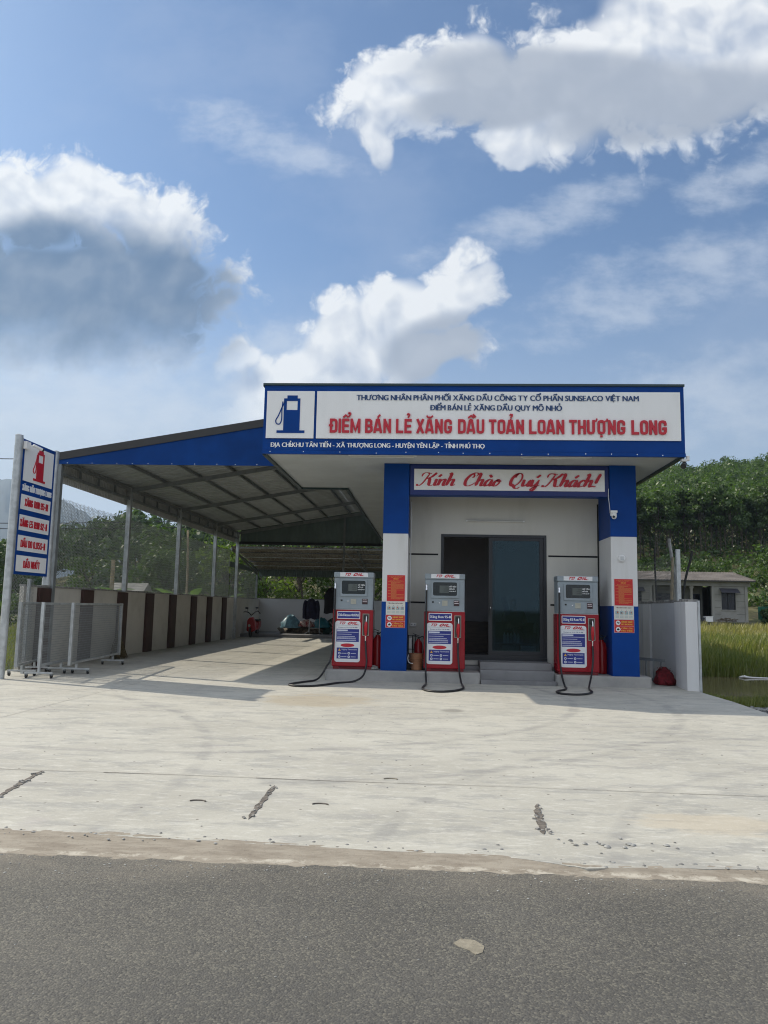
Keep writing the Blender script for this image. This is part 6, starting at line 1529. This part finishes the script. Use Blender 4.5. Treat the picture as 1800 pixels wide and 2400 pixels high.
# ================================================================== GREY HOUSE BEYOND THE FIELD
hz = 0.95
hs = thing('grey_house', 'single storey grey house with ribbed metal roof beyond the tall grass', 'house', (19.3, 60, 0.6))
def hb(x0, x1, y0, y1, z0, z1): return MB().box(x0, x1, y0, y1, z0, z1)
m = hb(14.3,24.35,58.6,68,0.2,0.93); build('plinth', m, mat('mossy_plinth', (0.16,0.15,0.10), 0.95, col2=(0.08,0.085,0.045), vs=1.0), hs)
for x0, x1 in ((14.5,17.0),(21.45,24.1)):
    wx0 = x0 + (0.72 if x0 > 20 else 0.68)
    m = MB(); m.box(x0,wx0,60,60.2,hz-.02,3.78); m.box(wx0+1.05,x1,60,60.2,hz-.02,3.78); m.box(wx0,wx0+1.05,60,60.2,hz-.02,1.85); m.box(wx0,wx0+1.05,60,60.2,3.15,3.78); build('front_wall', m, HOUSEW, hs)
    m = hb(wx0,wx0+1.05,60.1,60.14,1.85,3.15); wn = build('window', m, HOUSED, hs)
    m = MB(); m.box(wx0-.04,wx0+1.09,59.94,60.02,1.78,1.85); build('sill', m, HOUSEW, wn)
    m = MB()
    for k in range(3): m.box(wx0+.5*k,wx0+.5*k+.05,60.05,60.098,1.852,3.148)
    m.box(wx0,wx0+1.05,60.06,60.095,2.78,2.83); build('window_frame', m, ALU, wn)
    m = MB(); m.prism([(59.98,3.42),(59.45,3.10),(59.42,3.13),(59.98,3.46)], lambda u, v, d: (d, u, v), wx0-.14, wx0+1.2); build('awning', m, mat('awning_sheet', (0.06,0.06,0.075), 0.5) if 'awning_sheet' not in MATS else MATS['awning_sheet'], hs)
    HG = MATS.get('house_groove') or mat('house_groove', (0.09,0.088,0.08), 0.9)
    for z in (1.5,2.0,2.5,3.0):
        for a_, b_ in ((x0+.22, wx0-.06), (wx0+1.1, x1-.22)):
            m = MB(); m.box(a_,b_,59.985,60.002,z,z+.02); build('groove', m, HG, hs)
    for xx in (x0, x1-.2): m = hb(xx,xx+.2,59.95,60.0,hz-.02,3.78); build('corner_pilaster', m, HOUSEW, hs)
m = hb(14.5,24.1,67.8,68,hz-.02,3.78); build('rear_wall', m, HOUSEW, hs)
for xx in (14.5,23.9): m = hb(xx,xx+.2,60.2,67.8,hz-.02,3.78); build('side_wall', m, HOUSEW, hs)
m = MB(); m.box(17.0,17.9,62,62.2,hz-.02,3.78); m.box(19.0,20.5,62,62.2,hz-.02,3.78); m.box(21.3,21.45,62,62.2,hz-.02,3.78); m.box(17.9,19.0,62,62.2,3.05,3.78); m.box(20.5,21.3,62,62.2,3.05,3.78); build('porch_wall', m, HOUSEW, hs)
for x0, x1 in ((17.9,19.0),(20.5,21.3)): m = hb(x0,x1,62.1,62.14,hz-.02,3.05); build('door', m, HOUSED, hs)
m = MB(); m.box(20.52,20.56,61.2,61.98,hz,3.0); build('open_door_leaf', m, mat('blue_house_door', (0.02,0.03,0.09), 0.5), hs)
for xx in (17.25,18.75,20.0):
    m = MB(); m.lathe([(.17,hz-.02),(.17,hz+.12),(.12,hz+.16),(.105,3.35),(.14,3.40),(.18,3.50),(.18,3.62)], (xx,60.15,0), 16); build('column', m, HOUSEW, hs, smooth=True)
m = hb(14.4,24.3,59.9,60.35,3.62,3.98); build('eave_beam', m, HOUSEW, hs)
m = MB(); corr(m, lambda u, v, h: (u, 59.5 + v*4.6, 4.02 + 0.86*v + h), 14.2, 24.5, 0, 1, 0.22, 0.03); build('roof', m, HOUSER, hs)
m = MB(); corr(m, lambda u, v, h: (u, 68.6 - v*4.5, 4.02 + 0.86*v + h), 14.2, 24.5, 0, 1, 0.22, 0.03); build('roof', m, HOUSER, hs)
m = MB(); m.prism([(60.0,3.78),(68,3.78),(64.1,4.80)], lambda u, v, d: (d, u, v), 14.5, 14.7); build('gable', m, HOUSEW, hs)
m = MB(); m.prism([(60.0,3.78),(68,3.78),(64.1,4.80)], lambda u, v, d: (d, u, v), 23.9, 24.1); build('gable', m, HOUSEW, hs)
m = MB(); m.box(14.2,24.55,59.44,59.5,3.94,4.03); build('fascia_board', m, mat('fascia_dark', (0.05,0.048,0.045), 0.7), hs)
m = MB(); m.beam((24.52,59.5,4.05),(24.52,64.1,4.91),0.12,0.05); build('verge', m, HOUSER, hs)
m = MB(); m.box(20.62,21.15,59.0,59.5,0.93,1.28); m.box(20.60,21.17,58.98,59.52,1.28,1.33); tag(build('foam_box', m, PLASTW, bevel=0.02), 'white foam box on the plinth of the grey house', 'box')
m = MB(); m.box(20.0,20.55,59.0,59.5,0.93,1.22); tag(build('crate', m, HOUSED, bevel=0.02), 'dark crate beside the white foam box at the grey house', 'crate')
r = random.Random(4); m = MB()
for k in range(9): m.cbox((21.75+.1*k,59.1+r.uniform(-.2,.2),1.0+r.uniform(0,.16)),(r.uniform(.5,1.2),.05,.05),rz=r.uniform(-.3,.3),ry=r.uniform(-.3,.3))
tag(build('plank_pile', m, JUNK), 'loose pile of dark planks before the grey house window', 'planks')
m = MB(); A_, B_ = (24.8, 62), (40, 60); V = []; 
corr(m, lambda u, v, h: (u, 60.5+h+0.1*math.sin(u*1.7), v), 25.0, 42.0, 1.15, 2.15, 0.35, 0.09, 0.4)
tag(build('net_fence', m, mat('green_netting', (0.02,0.12,0.075), 0.85, var=0.25, vs=2)), 'low green netting fence right of the grey house', 'fence')
# white foam sheet floating at the far bank of the pond
m = MB(); m.prism([(9.75,25.2),(9.95,25.28),(10.15,25.15),(10.45,25.22),(10.9,25.1),(10.5,25.0),(10.1,24.98),(9.85,24.95)], lambda u, v, d: (u, v, d + 0.05*math.sin(u*9)), -0.47, -0.42)
tag(build('foam_sheet', m, PLASTW, bevel=0.03), 'torn white foam sheet floating at the far pond bank', 'foam')

# ================================================================== VEGETATION
def forest(name, spots, m, hgt, cr, per, size, seed):
    """a wood that reads as one mass: crowns of leaf clumps on the slope"""
    r = np.random.default_rng(seed); C = []; Rr = []
    for (x, y) in spots:
        z = ground_z(x, y); h = hgt*r.uniform(0.75, 1.2); c = cr*r.uniform(0.75, 1.25)
        for k in range(7):
            a = r.uniform(0, 6.28); d = c*r.uniform(0.15, 0.75) if k else 0
            C.append((x + d*math.cos(a), y + d*math.sin(a), z + h*(0.95 if k == 0 else r.uniform(0.42, 0.9)))); Rr.append(c*r.uniform(0.38, 0.62))
    return tag(crown(name, C, Rr, per, size, m, wild=0.42), kind='stuff')
def scatter(x0, x1, y0, y1, step, ok, seed):
    r = random.Random(seed); out = []; y = y0
    while y < y1:
        x = x0
        while x < x1:
            px, py = x + r.uniform(-.45,.45)*step, y + r.uniform(-.45,.45)*step
            if ok(px, py): out.append((px, py))
            x += step
        y += step*0.9
    return out
azd = lambda x, y: math.degrees(math.atan2(x, y))
forest('hillside_forest', scatter(15, 130, 99, 245, 4.1, lambda x, y: 9 < azd(x, y) < 30, 1), LEAF_F, 7.4, 2.6, 46, 0.55, 1)
forest('hillside_forest', scatter(-110, -5, 84, 148, 4.0, lambda x, y: -36 < azd(x, y) < -2, 2), LEAF_D, 7.5, 2.7, 26, 0.75, 2)
# dark undergrowth between the trunks of the front rank
r_ = np.random.default_rng(15); C = []; Rr = []
for (x, y) in scatter(14, 66, 96.5, 112, 2.0, lambda x, y: azd(x, y) > 8, 13):
    C.append((x, y, ground_z(x, y) + r_.uniform(0.2, 3.0))); Rr.append(r_.uniform(1.0, 1.8))
tag(crown('undergrowth', C, Rr, 60, 0.45, LEAF_D, flat=0.9), kind='stuff')
# shrubs on the bank behind the grey house
r_ = np.random.default_rng(5); C = []; Rr = []
for (x, y) in scatter(14, 62, 71.5, 95, 1.9, lambda x, y: azd(x, y) > 8, 3):
    C.append((x, y, ground_z(x, y) + 0.5)); Rr.append(r_.uniform(0.8, 1.5))
tag(crown('bank_shrubs', C, Rr, 60, 0.42, LEAF_S, flat=0.8), kind='stuff')

def tree_of(name, label, cat, base, h, cr, m, n_cl=10, per=60, size=0.3, trunk=0.12, group=None, low=0.35, seed=0, ncore=3):
    """tapered trunk, limbs and a crown of leaf clumps"""
    r = random.Random(seed); bx, by, bz = base
    t = thing(name, label, cat, base, group)
    mb = MB(); top = Vector((bx + r.uniform(-.2,.2), by + r.uniform(-.2,.2), bz + h*0.80))
    P = [Vector((bx, by, bz-0.1)), Vector((bx + r.uniform(-.08,.08)*h*.3, by, bz + h*0.35)), top]
    mb.tube(smoothpath(P, 4), [trunk*(1-0.75*i/8) for i in range(9)], 7)
    C = []; Rr = []
    for k in range(n_cl):
        a = r.uniform(0, 6.28); f = r.uniform(low, 0.95); d = cr*(1-abs(f-0.6)*1.1)*r.uniform(0.35, 0.95)
        c = Vector((bx + d*math.cos(a), by + d*math.sin(a), bz + h*f)); C.append(tuple(c)); Rr.append(cr*r.uniform(0.28, 0.48))
        s = P[0].lerp(top, max(0.25, f-0.18)); mb.tube([s, (s+c)/2 + Vector((0,0,.1)), c], [trunk*.4, trunk*.28, trunk*.12], 5)
    C.append((bx, by, bz + h*0.9)); Rr.append(cr*0.42)
    build('trunk', mb, BARK, t, smooth=True); crown('crown', C, Rr, per, size, m, t)
    return t
# front rank of the plantation: slender trees whose bare trunks show
r = random.Random(31); k = 0
for i in range(44):
    az = 10.5 + 14.5*(i + r.uniform(-.3,.3))/44; d = r.uniform(94.5, 98.5); x, y = d*math.sin(R(az))/math.cos(R(az))*math.cos(R(az)), d*math.cos(R(az))
    y = r.uniform(94.0, 98.0); x = y*math.tan(R(az))
    tree_of('plantation_tree', 'slender bare trunked tree in the front rank of the wooded hillside', 'tree', (x, y, ground_z(x, y)), r.uniform(6.5, 9.0), r.uniform(1.5, 2.1), LEAF_F, 12, 75, 0.36, 0.10, 'front rank of hillside trees', 0.48, 100+i)
# right of the house
tree_of('leafy_tree', 'large yellow green leafy tree close right of the grey house', 'tree', (27.6, 62.5, ground_z(27.6, 62.5)), 6.4, 2.3, LEAF_S, 22, 90, 0.32, 0.14, None, 0.08, 5)
tree_of('leafy_tree', 'dark leafy tree at the right edge beyond the green netting', 'tree', (30.6, 64.5, ground_z(30.6, 64.5)), 5.2, 2.4, LEAF_F, 18, 80, 0.32, 0.14, None, 0.08, 6)
for i, (x, y, h, l) in enumerate(((24.9, 70.0, 4.4, 'round bush behind the right end of the grey house roof'), (27.2, 60.2, 1.6, 'low dark bush at the foot of the green netting'), (25.6, 60.0, 1.3, 'small bush beside the right corner of the grey house'))):
    tree_of('bush', l, 'bush', (x, y, ground_z(x, y)), h, h*0.55, LEAF_F if i else LEAF_S, 12, 80, 0.24, 0.06, None, 0.1, 40+i)

def banana(base, h, label, seed, n=7, group=None):
    r = random.Random(seed); bx, by, bz = base
    t = thing('banana_plant', label, 'banana plant', base, group)
    mb = MB(); mb.tube([(bx,by,bz-.1),(bx+.03,by,bz+h*.3),(bx+.02,by,bz+h*.55)], [.11,.09,.05], 8); build('stem', mb, mat('banana_stem', (0.16,0.17,0.06), 0.7, var=.3, vs=6) if 'banana_stem' not in MATS else MATS['banana_stem'], t, smooth=True)
    for k in range(n):
        a = 6.283*k/n + r.uniform(-.3,.3); L = h*r.uniform(.5,.72); w = h*0.075; up = r.uniform(.55, 1.0)
        rows = 9; V = []
        for i in range(rows+1):
            f = i/rows; x = L*(f*0.85); z = bz + h*.5 + L*(up*f - (0.55+0.5*(1-up))*f*f*1.1)
            ww = w*math.sin(math.pi*min(1, 0.12+f*0.88))**0.6 * (0.9 + 0.25*r.random())
            c = Vector((bx + x*math.cos(a), by + x*math.sin(a), z)); s = Vector((-math.sin(a), math.cos(a), 0))*ww
            V += [c - s - Vector((0,0,ww*.35)), c, c + s - Vector((0,0,ww*.35))]
        mb = MB(); F = []
        for i in range(rows): o = i*3; F += [(o,o+1,o+4,o+3),(o+1,o+2,o+5,o+4)]
        mb.add(V, F); build('leaf', mb, LEAF_BAN, t)
    return t
banana((28.6, 61.0, ground_z(28.6, 61)), 2.6, 'banana plant in front of the dark tree right of the grey house', 1)
bl = [(-10.4,22.5,2.9),(-11.3,25.5,2.8),(-10.1,27.3,2.5),(-11.6,29.2,2.9),(-10.4,31.8,2.8),(-11.0,35.0,3.0),(-10.2,37.2,2.7)]
lab = ['banana plant behind the wall in the first bay of the chain link fence', 'banana plant behind the wall near the first fence bay end', 'short banana plant behind the wall in the second fence bay', 'banana plant behind the wall beside the rough pole', 'banana plant with upright torn leaves behind the third fence bay', 'banana plant behind the wall near the carport rear post', 'banana plant behind the wall beside the rear shed']
for i, (x, y, h) in enumerate(bl): banana((x, y, ground_z(x, y)), h, lab[i], 10+i)
# trees and bushes left of the wall and behind the sheds
spec = [(-25.5,46,4.9,2.2,LEAF_D,'dark tree at the left edge of the view beyond the sign pole'),(-29.0,52,5.4,2.6,LEAF_D,'dark tree furthest left behind the sign pole'),
 (-21.5,48,4.2,2.4,LEAF_S,'mid green tree seen under the price sign'),(-18.5,44,3.6,2.2,LEAF_D,'low dark tree behind the first fence bay'),(-22.5,58,6.4,2.8,LEAF_D,'round dark tree beyond the first fence bay'),
 (-18.0,54,6.2,3.0,LEAF_S,'broad olive tree beyond the second fence bay'),(-15.0,46,4.6,2.4,LEAF_D,'dense dark tree beyond the second fence bay'),(-13.6,40,4.2,2.0,LEAF_S,'light olive bush beyond the third fence bay'),
 (-16.5,66,8.6,3.2,LEAF_S,'tall sunlit tree that rises above the carport eave'),(-12.6,50,5.6,2.6,LEAF_D,'tree beyond the third fence bay'),(-11.8,44.5,4.8,2.0,LEAF_B,'yellow green tree by the rear post of the carport'),
 (-9.6,45.5,4.6,2.2,LEAF_B,'bright tree behind the rear wall beside the left corner'),(-7.4,44.6,4.9,2.3,LEAF_B,'bright tree behind the rear wall, second from the left corner'),(-5.4,45.6,5.0,2.4,LEAF_S,'darker tree behind the rear wall above the clothes stand'),
 (-3.4,44.4,4.8,2.3,LEAF_B,'bright tree behind the rear wall beside the left pump'),(-1.0,45.8,5.0,2.5,LEAF_B,'bright tree behind the rear wall near the station building')]
for i, (x, y, h, c, m_, l) in enumerate(spec): tree_of('leafy_tree', l, 'tree', (x, y, ground_z(x, y)), h, c, m_, 20, 95, 0.26 if y < 50 else 0.34, 0.13, None, 0.12, 60+i)
for i, (x, y, h) in enumerate(((-16.8,40,1.6),(-14.6,33,1.3),(-19.5,42,1.5),(-23,43,1.7))):
    tree_of('bush', ['bush at the end of the grass under the price sign', 'small bush behind the second brown pilaster', 'bush between the low dark tree and the grass', 'bush below the dark tree at the left edge'][i], 'bush', (x, y, ground_z(x, y)), h, h*.8, LEAF_S, 12, 80, 0.22, 0.05, None, 0.1, 90+i)
# poles and wires on the left
m = MB(); m.tube([(-12.0,28.7,-.1),(-12.0,28.7,3.1)], [.10,.08], 8); tag(build('bamboo_pole', m, BAMBOO, smooth=True), 'thick rough pole standing behind the first fence bay', 'pole')
m = MB(); m.tube([(-10.0,31.6,-.1),(-10.02,31.6,2.8),(-10.1,31.6,4.55)], [.06,.05,.045], 8); tag(build('bamboo_pole', m, BAMBOO, smooth=True), 'tall thin pole standing behind the third fence bay', 'pole')
m = MB(); m.box(-13.6,-12.4,33.0,33.4,0,2.0); m.prism([(33.6,2.0),(32.6,2.0),(33.1,2.35)], lambda u, v, d: (d, u, v), -13.8, -12.2); tag(build('small_hut', m, HOUSEW), 'small grey hut half hidden behind the first fence bay', 'hut')
def wire(a, b, sag, label):
    a, b = Vector(a), Vector(b); m = MB(); m.tube([a.lerp(b, i/14) - Vector((0,0,sag*4*(i/14)*(1-i/14))) for i in range(15)], 0.035, 5); tag(build('power_line', m, ALU), label, 'cable', 'overhead lines at the left')
wire((-40,60,13.0),(-14,60,13.55),0.25,'upper thin overhead line passing behind the top of the price sign')
wire((-60,62,8.0),(-12,70,9.6),0.5,'lower overhead line passing behind the price sign and first fence bay')
wire((-60,62,7.6),(-12,70,9.0),0.5,'lowest overhead line just under its neighbour left of the price sign')

# ------------------------------------------------------------------ grass
def grass(name, n, sample, hlo, hhi, w, m, lean, seed):
    r = np.random.default_rng(seed); P = np.array([sample(r) for _ in range(n)])
    z = np.array([ground_z(x, y) for x, y in P]); h = r.uniform(hlo, hhi, n)*(0.8 + 0.3*np.sin(P[:,0]*0.9)*np.cos(P[:,1]*0.7))
    a = r.uniform(0, 6.28, n); la = r.normal(0.4, 0.9, n); ln = r.uniform(0.1, lean, n)*h
    s = np.stack([np.cos(a), np.sin(a)], 1)*w*r.uniform(0.6, 1.4, n)[:,None]; d = np.stack([np.cos(la), np.sin(la)], 1)
    B = np.column_stack([P, z-0.02]); M_ = np.column_stack([P + d*(ln*0.35)[:,None], z + h*0.6]); T = np.column_stack([P + d*ln[:,None], z + h])
    s3 = np.column_stack([s, np.zeros(n)])
    V = np.stack([B-s3, B+s3, M_+s3*0.7, M_-s3*0.7, T+s3*0.12, T-s3*0.12], 1).reshape(-1, 3)
    o = np.arange(n)[:,None]*6
    F = np.concatenate([o+np.array([[0,1,2,3]]), o+np.array([[3,2,4,5]])])
    return tag(npmesh(name, V, F, m), kind='stuff')
grass('tall_grass', 26000, lambda r: (r.uniform(6, 22), 25.2 + 16*r.random()**1.5), 0.30, 0.68, 0.014, GRASSG, 0.4, 1)
grass('tall_grass', 16000, lambda r: (r.uniform(8, 27), r.uniform(30, 58)), 0.25, 0.55, 0.022, GRASS, 0.55, 2)
grass('bank_grass', 9000, lambda r: (r.uniform(5.45, 11), r.uniform(15.0, 17.4)), 0.06, 0.22, 0.010, GRASSG, 0.6, 3)
grass('meadow_grass', 24000, lambda r: (r.uniform(-20, -8.95), 14.9 + 24*r.random()**1.4), 0.15, 0.5, 0.012, GRASSG, 0.6, 4)

# ================================================================== HAZE
m = MB(); m.box(-4300, 4300, -1700, 4400, -6, 560)
hz_m = bpy.data.materials.new('air_haze'); hz_m.use_nodes = True
ht = hz_m.node_tree
for nd in list(ht.nodes): ht.nodes.remove(nd)
ho = ht.nodes.new('ShaderNodeOutputMaterial'); hv = ht.nodes.new('ShaderNodeVolumePrincipled')
hv.inputs['Color'].default_value = (0.62, 0.79, 1.0, 1)
hv.inputs['Density'].default_value = 0.00019
hv.inputs['Anisotropy'].default_value = 0.3
ht.links.new(hv.outputs[0], ho.inputs['Volume'])
tag(build('haze', m, hz_m), kind='stuff')
